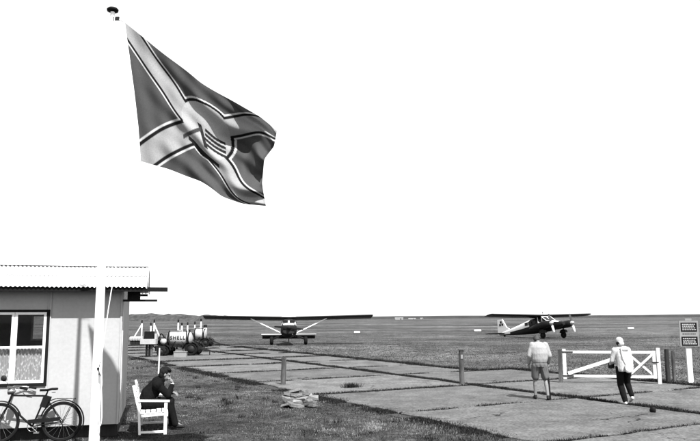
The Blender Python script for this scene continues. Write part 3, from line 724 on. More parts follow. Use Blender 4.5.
b = MB(); b.tube([(WBs - .02, .06, WR), (WBs + .06, .2, .02)], .008, 6); b.build('kickstand', M_dark, bike)

# ------------------------------------------------------------------ people
def blob(name, prims, m, parent, voxel=.011, smooth=4, wrinkle=0.0):
    b = MB()
    for pr in prims:
        k = pr[0]
        if k == 'c':
            p0, p1, r0_, r1_ = Vector(pr[1]), Vector(pr[2]), pr[3], pr[4]; d = (p1 - p0); ln = max(d.length, 1e-4); d = d / ln
            pts = []; rs = []
            for a in (80, 50, 20, 0): pts.append(p0 - d * r0_ * math.sin(R(a))); rs.append(r0_ * math.cos(R(a)))
            for a in (0, 20, 50, 80): pts.append(p1 + d * r1_ * math.sin(R(a))); rs.append(r1_ * math.cos(R(a)))
            x = d.orthogonal().normalized(); y = d.cross(x); rings = [[p_ + (x * math.cos(q) + y * math.sin(q)) * r_ for q in np.linspace(0, 2 * math.pi, 14, endpoint=False)] for p_, r_ in zip(pts, rs)]
            b.loft(rings)
        elif k == 'e':
            c = Vector(pr[1]); rx, ry, rz = pr[2]; rot = Euler(pr[3]).to_matrix() if len(pr) > 3 else Matrix.Identity(3); rings = []
            for a in np.linspace(-84, 84, 11):
                rings.append([c + rot @ Vector((rx * math.cos(R(a)) * math.cos(q), ry * math.cos(R(a)) * math.sin(q), rz * math.sin(R(a)))) for q in np.linspace(0, 2 * math.pi, 18, endpoint=False)])
            b.loft(rings)
        elif k == 'l':
            rings = [[Vector(c) + Vector((rx * math.cos(q), ry * math.sin(q), 0)) for q in np.linspace(0, 2 * math.pi, 20, endpoint=False)] for c, rx, ry in pr[1]]
            b.loft(rings)
    tmp = b.build(name, m, None)
    md = tmp.modifiers.new('r', 'REMESH'); md.mode = 'VOXEL'; md.voxel_size = voxel
    sm = tmp.modifiers.new('s', 'SMOOTH'); sm.iterations = smooth; sm.factor = .5
    dg = bpy.context.evaluated_depsgraph_get(); dg.update()
    me = bpy.data.meshes.new_from_object(tmp.evaluated_get(dg)); me.name = name
    old = tmp.data; bpy.data.objects.remove(tmp); bpy.data.meshes.remove(old)
    n = len(me.vertices); co = np.empty(n * 3, np.float32); me.vertices.foreach_get('co', co); co = co.reshape(-1, 3)
    if wrinkle:
        nr = np.empty(n * 3, np.float32); me.vertices.foreach_get('normal', nr); nr = nr.reshape(-1, 3)
        wv = (fbm(co[:, 0] * 16 + co[:, 2] * 5 + 40, co[:, 2] * 5 + co[:, 1] * 16 - co[:, 0] * 3 + 40, 3) - .5) * 2
        co = co + nr * (wv * wrinkle)[:, None]; me.vertices.foreach_set('co', co.reshape(-1))
    me.polygons.foreach_set('use_smooth', [True] * len(me.polygons))
    if not me.materials: me.materials.append(m)
    me.update(); o = bpy.data.objects.new(name, me); COL.objects.link(o); o.parent = parent; return o
def hand(wr, d, palm_n, side, curl=.5):
    """palm and five bent fingers; wr wrist, d finger direction, palm_n palm normal, side = +-1 thumb side"""
    wr = Vector(wr); d = Vector(d).normalized(); n = Vector(palm_n); n = (n - d * n.dot(d)).normalized(); s2 = d.cross(n) * side
    pr = [('c', wr, wr + d * .05, .026, .028), ('c', wr + d * .03 + s2 * .02, wr + d * .085 + s2 * .026, .017, .015), ('c', wr + d * .03 - s2 * .02, wr + d * .08 - s2 * .026, .017, .014), ('c', wr + d * .04, wr + d * .088, .018, .016)]
    for k, (off, ln) in enumerate(((.031, .072), (.0105, .08), (-.0105, .074), (-.031, .058))):
        a = wr + d * .085 + s2 * off; m1 = a + (d * math.cos(curl * .6) + n * math.sin(curl * .6)) * ln * .5; e = m1 + (d * math.cos(curl * 1.6) + n * math.sin(curl * 1.6)) * ln * .5
        pr += [('c', a, m1, .0105, .0095), ('c', m1, e, .0095, .008)]
    a = wr + d * .03 + s2 * .03; m1 = a + (d * .7 + s2 * .6 + n * .3) * .04; e = m1 + (d * .9 + s2 * .15 + n * .3) * .032
    return pr + [('c', a, m1, .014, .012), ('c', m1, e, .0115, .0095)]
def head(c, fwd, up, s=1.0):
    """skull, jaw, nose, ears, neck-less; fwd is facing direction"""
    c = Vector(c); f = Vector(fwd).normalized(); u_ = Vector(up); u_ = (u_ - f * u_.dot(f)).normalized(); r_ = f.cross(u_)
    M_ = Matrix((r_, f, u_)).transposed(); eu = M_.to_euler(); L_ = lambda x, y, z: c + M_ @ Vector((x, y, z)) * s
    pr = [('e', L_(0, -.012, .025), (.076 * s, .096 * s, .09 * s), eu), ('e', L_(0, .03, -.045), (.058 * s, .062 * s, .07 * s), eu), ('c', L_(0, .06, -.088), L_(0, .045, -.085), .022 * s, .03 * s),
          ('c', L_(0, .088, .012), L_(0, .106, -.026), .009 * s, .014 * s), ('c', L_(-.02, .082, -.062), L_(.02, .082, -.062), .009, .009), ('c', L_(-.035, .08, .022), L_(.035, .08, .022), .013, .013)]
    for q in (-1, 1): pr.append(('e', L_(q * .078, -.005, -.01), (.011 * s, .02 * s, .033 * s), eu))
    eyes = [(L_(q * .031, .088, .0), .011) for q in (-1, 1)]
    return pr, L_, eu, eyes
def eyes_of(lst, parent):
    for c, r_ in lst:
        b = MB(); b.lathe(c - Vector((0, 0, r_)), (0, 0, 1), [(0, .001), (r_ * .3, r_ * .7), (r_, r_), (r_ * 1.7, r_ * .7), (2 * r_, .001)], 10); b.build('eye', M_black, parent)

# --- man in pale sweater and shorts, walking away
M_sweater = mat('pale_sweater', .2, .12, 9, .95, fine=.08, bump=.2)
M_shorts = mat('grey_shorts', .08, .15, 9, .95, fine=.1)
M_shoe = mat('dark_leather', .007, .2, 9, .6, spec=.12)
man = thing('person', G(541, 400) - Vector((0, 0, -.02)), R(-6), 'person in pale sweater and grey shorts walking away, head bowed', 'person')
hd, HL_, heu, ey = head((-.02, .19, 1.535), (0, .6, -.8), (0, .7, .7))
lh, rh = Vector((-.1, 0, .92)), Vector((.1, 0, .92))
lk, rk = Vector((-.115, .12, .5)), Vector((.15, .06, .5)); la, ra_ = Vector((-.12, .12, .09)), Vector((.175, -.08, .09))
sl, sr = Vector((-.2, .02, 1.42)), Vector((.2, .02, 1.42)); el, er = Vector((-.262, -.02, 1.14)), Vector((.262, -.02, 1.14)); wl, wr_ = Vector((-.27, .1, .9)), Vector((.26, .12, .92))
legs = [('c', lh, lk, .085, .055), ('c', lk, lk.lerp(la, .35), .052, .056), ('c', lk.lerp(la, .3), la, .055, .036), ('c', rh, rk, .085, .055), ('c', rk, rk.lerp(ra_, .35), .052, .056), ('c', rk.lerp(ra_, .3), ra_, .055, .036),
        ('c', la, la + Vector((-.02, .14, -.05)), .035, .03), ('c', ra_, ra_ + Vector((.02, .14, -.05)), .035, .03)]
body = blob('body', hd + legs + [('c', (0, .05, 1.4), (-.01, .12, 1.53), .062, .055), ('l', [((0, 0, .85), .15, .11), ((0, 0, 1.0), .16, .12), ((0, .01, 1.2), .17, .12), ((0, .02, 1.4), .18, .11), ((0, .03, 1.46), .08, .06)]),
        ('c', sl, el, .05, .042), ('c', el, wl, .042, .03), ('c', sr, er, .05, .042), ('c', er, wr_, .042, .03)] + hand(wl, (.05, .4, -.9), (1, 0, .1), 1, .6) + hand(wr_, (-.05, .3, -.9), (-1, 0, .1), -1, 1.3), M_skin, man, .0095, 3)
eyes_of(ey, body)
blob('hair', [('e', HL_(0, -.03, .045), (.09, .103, .092), heu), ('e', HL_(0, -.06, -.03), (.082, .07, .07), heu)], M_hairgrey, man, .01, 2, .008)
blob('sweater', [('l', [((0, 0, .955), .19, .145), ((0, 0, .99), .205, .158), ((0, -.005, 1.05), .222, .168), ((0, -.015, 1.2), .23, .165), ((0, 0, 1.36), .23, .145), ((0, .025, 1.46), .15, .1), ((0, .055, 1.5), .085, .075)]),
        ('c', sl + Vector((.03, 0, 0)), el, .085, .068), ('c', el, wl + Vector((0, 0, .03)), .066, .045), ('c', sr - Vector((.03, 0, 0)), er, .085, .068), ('c', er, wr_ + Vector((0, 0, .03)), .066, .045)], M_sweater, man, .012, 5, .006)
blob('shorts', [('l', [((0, 0, .84), .185, .14), ((0, 0, .9), .195, .15), ((0, 0, 1.0), .18, .135)]), ('c', lh + Vector((0, 0, -.05)), lh.lerp(lk, .78), .118, .108), ('c', rh + Vector((0, 0, -.05)), rh.lerp(rk, .78), .118, .108)], M_shorts, man, .012, 3, .012)
def shoe(an, dr, parent, m, name='shoe'):
    an = Vector(an); d = Vector(dr).normalized(); h0 = an - Vector((0, 0, an.z - .035)) if an.z < .12 else an - Vector((0, 0, .06))
    return blob(name, [('c', an + Vector((0, 0, -.02)), h0 - d * .03, .046, .036), ('c', h0 - d * .04, h0 + d * .1, .037, .042), ('c', h0 + d * .1, h0 + d * .175 - Vector((0, 0, .006)), .04, .03), ('c', an, h0 + d * .1, .04, .034)], m, parent, .01, 2)
shoe(la, (-.1, 1, 0), man, M_shoe); shoe(ra_, (.15, 1, 0), man, M_shoe)
stick = thing('walking_stick', man.matrix_basis @ Vector((.235, -.02, 0)), 0, 'dark walking stick held close to the right leg of the person in shorts', 'walking stick')
b = MB(); b.tube([(0, 0, 0), (-.015, .1, .8)], [.03, .035], 8); b.tube([(-.015, .1, .8), (-.016, .12, .9), (-.016, .16, .92), (-.016, .19, .88)], .014, 8); b.build('shaft', M_black, stick)

# --- walker in pale anorak and scarf
M_anorak = mat('white_anorak', .34, .1, 8, .8, fine=.06, bump=.15)
M_trous = mat('dark_trousers', .006, .2, 9, .95, spec=.05)
M_scarf = mat('pale_headscarf', .26, .2, 10, .8, fine=.1)
M_bag = mat('white_bag', .6, .06, 8, .7)
wm = thing('person', G(624.3, 405) + Vector((0, 0, .02)), R(4), 'person in white anorak, headscarf and dark trousers walking towards the gate', 'person')
hd, HL_, heu, ey = head((.03, .16, 1.50), (-.12, .9, -.42), (0, .4, .9), .97)
lh, rh = Vector((-.055, .02, .88)), Vector((.13, .02, .88)); lk, rk = Vector((-.03, .08, .47)), Vector((.19, .17, .5)); la, ra_ = Vector((.02, -.02, .09)), Vector((.23, .06, .2))
sl, sr = Vector((-.14, .07, 1.32)), Vector((.2, .07, 1.33)); el, er = Vector((-.2, .12, 1.06)), Vector((.27, .08, 1.03)); wl, wr_ = Vector((-.15, .3, .93)), Vector((.29, .14, .79))
legs = [('c', lh, lk, .09, .055), ('c', lk, la, .055, .036), ('c', rh, rk, .09, .055), ('c', rk, ra_, .055, .036), ('c', la, la + Vector((0, .14, -.05)), .033, .028), ('c', ra_, ra_ + Vector((.02, .1, -.12)), .033, .028)]
body = blob('body', hd + legs + [('c', (.03, .07, 1.32), (.03, .13, 1.45), .055, .05), ('l', [((.04, .02, .82), .15, .11), ((.04, .02, 1.0), .15, .11), ((.035, .05, 1.2), .15, .11), ((.03, .07, 1.34), .14, .1), ((.03, .08, 1.38), .06, .05)]),
        ('c', sl, el, .045, .038), ('c', el, wl, .038, .027), ('c', sr, er, .045, .038), ('c', er, wr_, .038, .027)] + hand(wl, (.3, .8, -.3), (.3, 0, -1), 1, .9) + hand(wr_, (.05, .2, -.95), (-1, 0, .1), -1, .5), M_skin, wm, .0095, 3)
eyes_of(ey, body)
blob('headscarf', [('e', HL_(0, -.025, .04), (.098, .115, .105), heu), ('e', HL_(0, -.07, -.05), (.085, .07, .075), heu), ('c', HL_(-.07, .0, -.04), HL_(-.04, .05, -.1), .025, .02), ('c', HL_(.07, .0, -.04), HL_(.04, .05, -.1), .025, .02)], M_scarf, wm, .01, 3, .006)
blob('hair', [('e', HL_(-.03, -.09, -.05), (.055, .035, .05), heu), ('e', HL_(-.08, -.04, -.03), (.02, .05, .05), heu)], M_hairdark, wm, .01, 2)
blob('anorak', [('l', [((.04, 0, .80), .165, .15), ((.04, 0, .86), .178, .16), ((.04, 0, 1.0), .175, .155), ((.035, .02, 1.18), .178, .15), ((.03, .05, 1.32), .17, .135), ((.03, .08, 1.40), .1, .09)]),
        ('c', sl, el, .075, .062), ('c', el, wl, .06, .045), ('c', sr, er, .075, .06), ('c', er, wr_ + Vector((0, 0, .02)), .058, .042), ('e', (.05, -.06, 1.36), (.12, .06, .07))], M_anorak, wm, .012, 4, .008)
blob('trousers', [('l', [((.04, 0.01, .78), .165, .13), ((.04, .01, .9), .17, .13)]), ('c', lh, lk, .105, .08), ('c', lk, la + Vector((0, 0, .0)), .08, .065), ('c', rh, rk, .105, .08), ('c', rk, ra_ + Vector((0, 0, .02)), .08, .065)], M_trous, wm, .012, 3, .008)
shoe(la, (0, 1, 0), wm, M_white)
blob('shoe', [('c', ra_ + Vector((0, -.05, -.05)), ra_ + Vector((.01, .08, -.12)), .04, .042), ('c', ra_ + Vector((.01, .08, -.125)), ra_ + Vector((.02, .16, -.15)), .042, .032), ('c', ra_, ra_ + Vector((0, 0, -.06)), .042, .042)], M_white, wm, .01, 2)
bagp = wm.matrix_basis @ Vector((.08, -.2, .8))
bag = thing('shoulder_bag', bagp, R(4), 'soft white bag hanging at the back of the person in the anorak', 'bag')
blob('pouch', [('e', (0, .0, .1), (.11, .06, .13)), ('e', (.02, .0, .17), (.095, .05, .09))], M_bag, bag, .012, 4, .008)
b = MB(); b.tube([(-.05, 0.0, .24), (-.1, .02, .4), (-.13, .1, .55)], .012, 6); b.build('strap', M_bag, bag)
hbp = wm.matrix_basis @ Vector((-.19, .24, .9))
hbg = thing('handbag', hbp, R(10), 'small black handbag held at the left side of the walker', 'handbag')
b = MB(); b.box((.02, 0, .03), (.07, .16, .12)); b.jitter(.006); b.build('body', M_black, hbg)
b = MB(); b.tube([(0, -.07, .08), (0.01, -.04, .16), (.02, .03, .16), (0, .07, .08)], .008, 6); b.build('handle', M_black, hbg)

# --- seated person on the bench (local +x forward, in bench axes)
M_suit = mat('black_jacket', .005, .25, 9, .95, spec=.05)
M_cuff = mat('white_shirt', .72, .08, 9, .8)
sp_ = thing('person', bo_ + Matrix.Rotation(BR, 3, 'Z') @ Vector((0, .62, 0)), BR, 'person in dark clothes sitting on the bench, leaning forward, hand at chin', 'person')
hd, HL_, heu, ey = head((.505, -.02, 1.06), (.93, -.1, -.3), (.3, 0, 1))
hpL, hpR = Vector((.2, .1, .5)), Vector((.2, -.1, .5)); kL, kR = Vector((.62, .13, .52)), Vector((.6, -.12, .5)); aL, aR = Vector((.66, .14, .09)), Vector((.72, -.12, .09))
shL, shR = Vector((.35, .18, .88)), Vector((.35, -.19, .88)); eL, eR = Vector((.53, .2, .68)), Vector((.56, -.16, .66)); wL, wR = Vector((.66, .08, .69)), Vector((.645, -.08, .875))
body = blob('body', hd + [('c', hpL, kL, .085, .06), ('c', kL, aL, .056, .036), ('c', hpR, kR, .085, .06), ('c', kR, aR, .056, .036), ('c', aL, aL + Vector((.14, 0, -.05)), .034, .028), ('c', aR, aR + Vector((.14, 0, -.05)), .034, .028),
        ('c', (.18, 0, .54), (.35, 0, .87), .14, .13), ('c', (.38, 0, .9), (.47, 0, 1.0), .058, .055), ('c', shL, eL, .048, .04), ('c', eL, wL, .04, .028), ('c', shR, eR, .048, .04), ('c', eR, wR, .04, .028)]
        + hand(wL, (.7, -.5, -.2), (0, 0, -1), 1, .8) + hand(wR, (-.18, .2, .9), (-.9, .2, 0), 1, 1.1), M_skin, sp_, .0095, 3)
eyes_of(ey, body)
blob('hair', [('e', HL_(0, -.035, .055), (.095, .108, .095), heu), ('e', HL_(0, -.075, -.03), (.085, .06, .085), heu), ('e', HL_(-.03, .04, .1), (.06, .045, .035), heu), ('e', HL_(.03, .03, .11), (.06, .045, .035), heu)], M_hairdark, sp_, .01, 1, .022)
blob('jacket', [('c', (.15, 0, .52), (.2, 0, .68), .165, .175), ('c', (.2, 0, .68), (.34, 0, .85), .175, .15), ('c', shL, shR, .1, .1), ('c', (.35, 0, .92), (.43, 0, .97), .115, .085), ('c', shL, eL, .078, .065), ('c', eL, wL.lerp(eL, .12), .063, .05), ('c', shR, eR, .078, .065), ('c', eR, wR.lerp(eR, .15), .063, .05)], M_suit, sp_, .012, 4, .010)
blob('trousers', [('c', hpL, kL, .11, .085), ('c', kL, aL, .08, .07), ('c', hpR, kR, .11, .085), ('c', kR, aR, .08, .07), ('c', (.15, -.08, .5), (.15, .08, .5), .12, .12)], M_suit, sp_, .012, 3, .008)
blob('cuff', [('c', wR.lerp(eR, .16), wR.lerp(eR, .04), .04, .038)], M_cuff, sp_, .01, 1)
shoe(aL, (1, .1, 0), sp_, M_shoe); shoe(aR, (1, -.1, 0), sp_, M_shoe)

# ------------------------------------------------------------------ aeroplanes
M_awhite = mat('aircraft_white', .6, .05, 2, .4, spec=.5, fine=.03)
M_adark = mat('aircraft_dark_paint_and_shade', .008, .2, 2, .5, spec=.12)  # dark paint; also the shade painted on the strutted wing and its tail
M_apale = mat('aircraft_pale_grey', .3, .1, 2, .5)
M_agrey = mat('aircraft_grey', .03, .15, 2, .5, spec=.4)
M_awind = mat('aircraft_window', .01, .1, 2, .3, spec=.2)
def sect(x, y0, w_, z0, z1, p=3.2, n=20):             # superelliptic fuselage section
    zc_ = (z0 + z1) / 2; hh = (z1 - z0) / 2; r_ = []
    for k in range(n):
        a = 2 * math.pi * k / n; c, s2 = math.cos(a), math.sin(a)
        r_.append(Vector((x, y0 + math.copysign(abs(c) ** (2 / p), c) * w_ / 2, zc_ + math.copysign(abs(s2) ** (2 / p), s2) * hh)))
    return r_
def foil(b, root, tip, chord0, chord1, th, x0r, x0t, n=14, upv=Vector((0, 0, 1))):
    """wing panel from root to tip point (leading edge at x0r / x0t, chord going aft -x)"""
    rings = []
    for (c, ch) in ((root, chord0), (tip, chord1)):
        r_ = []
        for k in range(n):
            a = 2 * math.pi * k / n; xx = (1 - math.cos(a)) / 2; yt = math.sin(a) * th * ch * .9 * (1 - xx * .55) + .015 * ch * (1 - (2 * xx - 1) ** 2)
            r_.append(Vector(c) + Vector((-xx * ch, 0, 0)) + upv * yt)
        rings.append(r_)
    b.loft(rings)
def split_loft(rings, zsplit, name_top, name_bot, mt, mbot, parent, M_):
    """upper and lower halves of a fuselage as two parts, split at paint line"""
    n = len(rings[0]); q = n // 2
    up = MB(); lo_ = MB()
    vs2 = [v for r_ in rings for v in r_]
    fu = []; fl = []
    for i in range(len(rings) - 1):
        for j_ in range(n):
            k2 = (j_ + 1) % n; f = (i * n + j_, i * n + k2, (i + 1) * n + k2, (i + 1) * n + j_)
            zc_ = sum(vs2[a].z for a in f) / 4; xc_ = sum(vs2[a].x for a in f) / 4
            (fu if zc_ > zsplit(xc_) else fl).append(f)
    up.add(vs2, fu, True); lo_.add(vs2, fl, True)
    for r_ in (rings[0], rings[-1]): lo_.add(r_, [tuple(range(n))])
    for bb_ in (up, lo_): bb_.tf(M_)
    return up.build(name_top, mt, parent), lo_.build(name_bot, mbot, parent)
def awheel(parent, c, Rw, wd, M_, name='wheel'):
    b = MB(); b.torus(c, (0, 1, 0), Rw - wd * .45, wd * .5, 26, 10); b.tf(M_); ty = b.build(name, M_matblack, parent)
    b = MB(); b.lathe(Vector(c) - Vector((0, wd * .35, 0)), (0, 1, 0), [(0, .02), (.01, Rw - wd * .8), (wd * .7 - .01, Rw - wd * .8), (wd * .7, .02)], 18); b.tf(M_); b.build('rim', M_dark, ty)

# single-engined high-wing plane, nose on
pp = G(288.7, 344.5); prz = math.atan2(-pp.y, -pp.x)
pl = thing('aeroplane', pp, prz, 'single engined high wing aeroplane seen nose on, dark cowling and strutted wing', 'aeroplane', 'parked aeroplanes')
A = Matrix.Translation((0, 0, .30)) @ Matrix.Rotation(R(-8.5), 4, 'Y') @ Matrix.Translation((0, 0, -.30))
A0 = Matrix.Identity(4)
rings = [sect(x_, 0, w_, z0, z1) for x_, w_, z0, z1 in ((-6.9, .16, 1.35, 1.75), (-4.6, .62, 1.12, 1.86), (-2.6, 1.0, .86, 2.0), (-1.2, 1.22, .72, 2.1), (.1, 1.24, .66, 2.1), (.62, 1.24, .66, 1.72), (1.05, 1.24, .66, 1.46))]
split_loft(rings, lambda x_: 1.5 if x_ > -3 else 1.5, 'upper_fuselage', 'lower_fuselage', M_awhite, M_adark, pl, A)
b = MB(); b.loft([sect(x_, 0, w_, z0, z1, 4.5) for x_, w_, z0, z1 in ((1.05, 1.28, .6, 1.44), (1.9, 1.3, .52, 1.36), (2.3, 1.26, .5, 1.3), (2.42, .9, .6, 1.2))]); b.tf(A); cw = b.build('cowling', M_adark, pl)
for s2 in (-1, 1):
    b = MB(); b.box((2.43, .3 * s2, 1.0), (.02, .3, .2)); b.tf(A); b.build('air_intake', M_black, cw)
b = MB(); b.tube([(2.42, .3, .55), (2.5, .3, .45)], .05, 8); b.tf(A); b.build('exhaust', M_agrey, cw)
b = MB(); b.lathe((2.42, 0, 1.02), (1, 0, 0), [(0, .17), (.15, .16), (.3, .1), (.36, .02)], 16); b.tf(A); sp2 = b.build('spinner', M_adark, pl)
for s2 in (-1, 1):
    b = MB(); c_ = Vector((2.56, 0, 1.02)); b.loft([[c_ + Vector((dx_, dy_, 0)) + Vector((0, 0, s2 * z_)) for dx_, dy_ in ((-.02, -wd_), (.02, -wd_ * .2), (.03, wd_), (-.02, wd_ * .2))] for z_, wd_ in ((.05, .05), (.4, .085), (.8, .075), (1.15, .05))], True, False); b.tf(A @ Matrix.Translation(c_) @ Matrix.Rotation(R(84), 4, 'X') @ Matrix.Translation(-c_)); b.build('propeller_blade', M_adark, sp2)
# windscreen: dark panes set on the slanting front, pale frame left between
fx = lambda z_: .12 + (2.06 - z_) / (2.06 - 1.5) * .9
def pane_quad(parent, y0, y1, z0, z1, m=M_awind):
    b = MB(); vv = []
    for dx_ in (.012, -.02): vv += [(fx(z0) + dx_, y0, z0), (fx(z0) + dx_, y1, z0), (fx(z1) + dx_, y1, z1), (fx(z1) + dx_, y0, z1)]
    b.add(vv, [(0, 1, 2, 3), (7, 6, 5, 4), (0, 4, 5, 1), (1, 5, 6, 2), (2, 6, 7, 3), (3, 7, 4, 0)]); b.tf(A @ Matrix.Translation((.06, 0, 0))); b.build('windscreen_pane', m, parent)
for s2 in (-1, 1): pane_quad(pl, .07 * s2 if s2 > 0 else -.5, .5 if s2 > 0 else -.07, 1.72, 1.95)
for s2 in (-1, 1):
    for x0_, x1_ in ((-.75, -.05), (-1.5, -.85), (-2.2, -1.6)):
        b = MB(); b.box(((x0_ + x1_) / 2, s2 * (.60 if x0_ > -1.4 else .53), 1.7), (x1_ - x0_, .05, .4)); b.tf(A); b.build('side_window', M_awind, pl)
# wing
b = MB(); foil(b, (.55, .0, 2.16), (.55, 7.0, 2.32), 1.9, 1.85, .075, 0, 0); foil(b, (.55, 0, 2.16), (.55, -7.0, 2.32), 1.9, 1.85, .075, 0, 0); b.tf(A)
wg = b.build('wing', M_adark, pl)  # shade of the underside put into the colour of wing and flaps
b = MB(); b.beam((-1.02, 1.2, 2.15), (-1.02, 6.6, 2.29), .25, .012); b.tf(A); b.build('flap', M_adark, wg)
b = MB(); b.beam((-1.02, -1.2, 2.15), (-1.02, -6.6, 2.29), .25, .012); b.tf(A); b.build('flap', M_adark, wg)
b = MB(); b.tube([(.35, -.6, 2.2), (.35, -.4, 2.24), (.35, .4, 2.24), (.35, .6, 2.2)], .07, 8); b.tf(A); b.build('wing_fairing', M_awhite, wg)
for s2 in (-1, 1):
    b = MB(); b.beam((.15, .6 * s2, .92), (.0, 3.15 * s2, 2.14), .14, .07); b.tf(A); b.build('wing_strut', M_awhite, pl)
    b = MB(); b.tube([(.6, .5 * s2, .72), (.3, 1.32 * s2, .42)], .05, 8); b.tube([(-.3, .5 * s2, .7), (.28, 1.3 * s2, .38)], .035, 8); b.tf(A); b.build('gear_leg', M_adark, pl)
    awheel(pl, (.2, 1.4 * s2, .32), .33, .3, A0)
# tail
b = MB(); foil(b, (-6.2, 0, 1.62), (-6.2, 2.5, 1.62), 1.15, 1.05, .07, 0, 0); foil(b, (-6.2, 0, 1.62), (-6.2, -2.5, 1.62), 1.15, 1.05, .07, 0, 0); b.tf(A); tp_ = b.build('tailplane', M_awhite, pl)
b = MB(); b.beam((-7.3, -2.45, 1.5), (-7.3, 2.45, 1.5), .05, .3, (.5, 0, 1)); b.tf(A); b.build('elevator_shade', M_adark, tp_)  # drooped part, its dark colour paints the shade under the tailplane
b = MB(); b.prism([(-5.3, 1.7), (-6.2, 2.9), (-6.45, 3.5), (-7.2, 3.5), (-7.25, 1.55), (-6.9, 1.45)], .1, A); fin = b.build('fin', M_awhite, pl)
for zz in (3.0, 3.3): 
    b = MB(); b.box((-6.85, 0, zz), (.3, .11, .14)); b.tf(A); b.build('fin_marking', M_black, fin)
b = MB(); b.tube([(-6.6, 0, 1.5), (-6.7, 0, 1.14)], .03, 6)
b.tf(A); b.build('tail_leg', M_dark, pl)
tw = A @ Vector((-6.72, 0, 1.14)); awheel(pl, (tw.x, 0, .13), .14, .09, A0, 'tail_wheel')

# twin-engined high-wing plane, three-quarter view
pp2 = G(545.5, 337.9)
pl2 = thing('aeroplane', pp2, R(-61), 'twin engined high wing aeroplane, white backed fuselage and fin, turned three quarters', 'aeroplane', 'parked aeroplanes')
pl2.scale = (.95, .95, .95)
A = Matrix.Translation((0, 0, .32)) @ Matrix.Rotation(R(-9), 4, 'Y') @ Matrix.Translation((0, 0, -.32))
rings = [sect(x_, 0, w_, z0, z1) for x_, w_, z0, z1 in ((-7.2, .12, 1.25, 1.5), (-5.2, .55, 1.0, 1.72), (-3.2, .95, .78, 2.0), (-1.6, 1.25, .66, 2.25), (-.2, 1.3, .62, 2.3), (.5, 1.3, .62, 2.22), (1.1, 1.25, .64, 1.72), (1.8, 1.1, .7, 1.6), (2.5, .8, .85, 1.45), (2.9, .4, 1.0, 1.3))]
split_loft(rings, lambda x_: (1.42 + .02 * x_) if x_ < -1.7 else (3 if x_ < .95 else 1.38), 'upper_fuselage', 'lower_fuselage', M_awhite, M_adark, pl2, A)
# cockpit glazing and pale frames
b = MB(); b.prism([(-.1, 1.65), (.5, 2.2), (.55, 2.2), (1.1, 1.72), (1.1, 1.6)], 1.33, A); cg = b.build('cockpit_glazing', M_awind, pl2)
b = MB()
for s2 in (-1, 1):
    for a_2, c_2 in (((.5, 2.22), (1.14, 1.7)), ((-.12, 2.22), (-.12, 1.62)), ((-.12, 1.63), (1.14, 1.63)), ((.5, 2.2), (.5, 1.63))): b.tube([(a_2[0], .67 * s2, a_2[1]), (c_2[0], .66 * s2, c_2[1])], .04, 6)
b.tube([(.52, -.66, 2.21), (.52, .66, 2.21)], .04, 6); b.tube([(1.14, -.64, 1.7), (1.14, .64, 1.7)], .04, 6); b.tube([(.52, 0, 2.22), (1.15, 0, 1.72)], .035, 6)
b.tf(A); b.build('windscreen_frame', M_awhite, cg)
for s2 in (-1, 1):
    for x0_ in (-.75, -1.4, -2.05):
        b = MB(); b.box((x0_, s2 * (.63 if x0_ > -1.5 else .57), 1.8), (.5, .05, .36)); b.tf(A); b.build('side_window', M_awind, pl2)
b = MB(); foil(b, (.5, 0, 2.36), (.4, 7.1, 2.52), 1.9, 1.6, .1, 0, 0); foil(b, (.5, 0, 2.36), (.4, -7.1, 2.52), 1.9, 1.6, .1, 0, 0); b.tf(A); wg2 = b.build('wing', M_adark, pl2)
for s2 in (-1, 1):
    b = MB(); b.beam((-1.05, s2 * 1.0, 2.33), (-1.0, 6.6 * s2, 2.47), .3, .014); b.tf(A); b.build('flap', M_agrey, wg2)
b = MB(); b.tube([(.1, 0, 2.45), (.1, 0, 2.75)], .02, 6); b.lathe((.1, 0, 2.72), (0, 0, 1), [(0, .02), (.04, .07), (.09, .02)], 8); b.tf(A); b.build('aerial', M_dark, wg2)
for s2 in (-1, 1):
    b = MB(); foil(b, (1.6, .4 * s2, 1.05), (1.6, 1.75 * s2, 1.12), 1.3, 1.2, .09, 0, 0); b.tf(A); b.build('stub_wing', M_adark, pl2)
    yc = 1.5 * s2
    b = MB(); b.loft([sect(x_, yc, w_, z0, z1, 2.8) for x_, w_, z0, z1 in ((-.6, .3, .95, 1.2), (.4, .75, .82, 1.42), (1.6, .86, .82, 1.56), (2.35, .82, .86, 1.54), (2.55, .55, 1.0, 1.42))]); b.tf(A); nc = b.build('engine_nacelle', M_adark, pl2)
    b = MB(); b.box((2.5, yc + .2, 1.2), (.1, .18, .16)); b.box((2.5, yc - .2, 1.2), (.1, .18, .16)); b.tf(A); b.build('air_intake', M_black, nc)
    b = MB(); b.lathe((2.53, yc, 1.22), (1, 0, 0), [(0, .2), (.15, .19), (.32, .11), (.4, .02)], 16); b.tf(A); spn = b.build('spinner', M_apale, nc)
    for s3 in (-1, 1):
        b = MB(); c_ = Vector((2.64, yc, 1.22)); b.loft([[c_ + Vector((dx_, dy_, 0)) + Vector((0, 0, s3 * z_)) for dx_, dy_ in ((-.03, -wd_), (.03, -wd_ * .2), (.05, wd_), (-.03, wd_ * .2))] for z_, wd_ in ((.08, .07), (.35, .13), (.7, .12), (.98, .07))], True, False); b.tf(A @ Matrix.Translation(c_) @ Matrix.Rotation(R(12), 4, 'X') @ Matrix.Translation(-c_)); b.build('propeller_blade', M_apale if s3 < 0 else M_agrey, spn)
    b = MB(); b.tube([(1.3, yc, .9), (1.2, yc, .4)], .07, 8); b.tf(A); b.build('gear_leg', M_adark, nc)
    wc = A @ Vector((1.2, yc, .35)); awheel(pl2, (wc.x, wc.y, .33), .35, .24, A0)
    b = MB(); b.prism([(.75, .35), (.9, .62), (1.25, .72), (1.6, .58), (1.68, .32)], .3, Matrix.Translation((0, yc, -.12 + .15)) ); b.tf(A); b.build('wheel_spat', M_adark, nc)
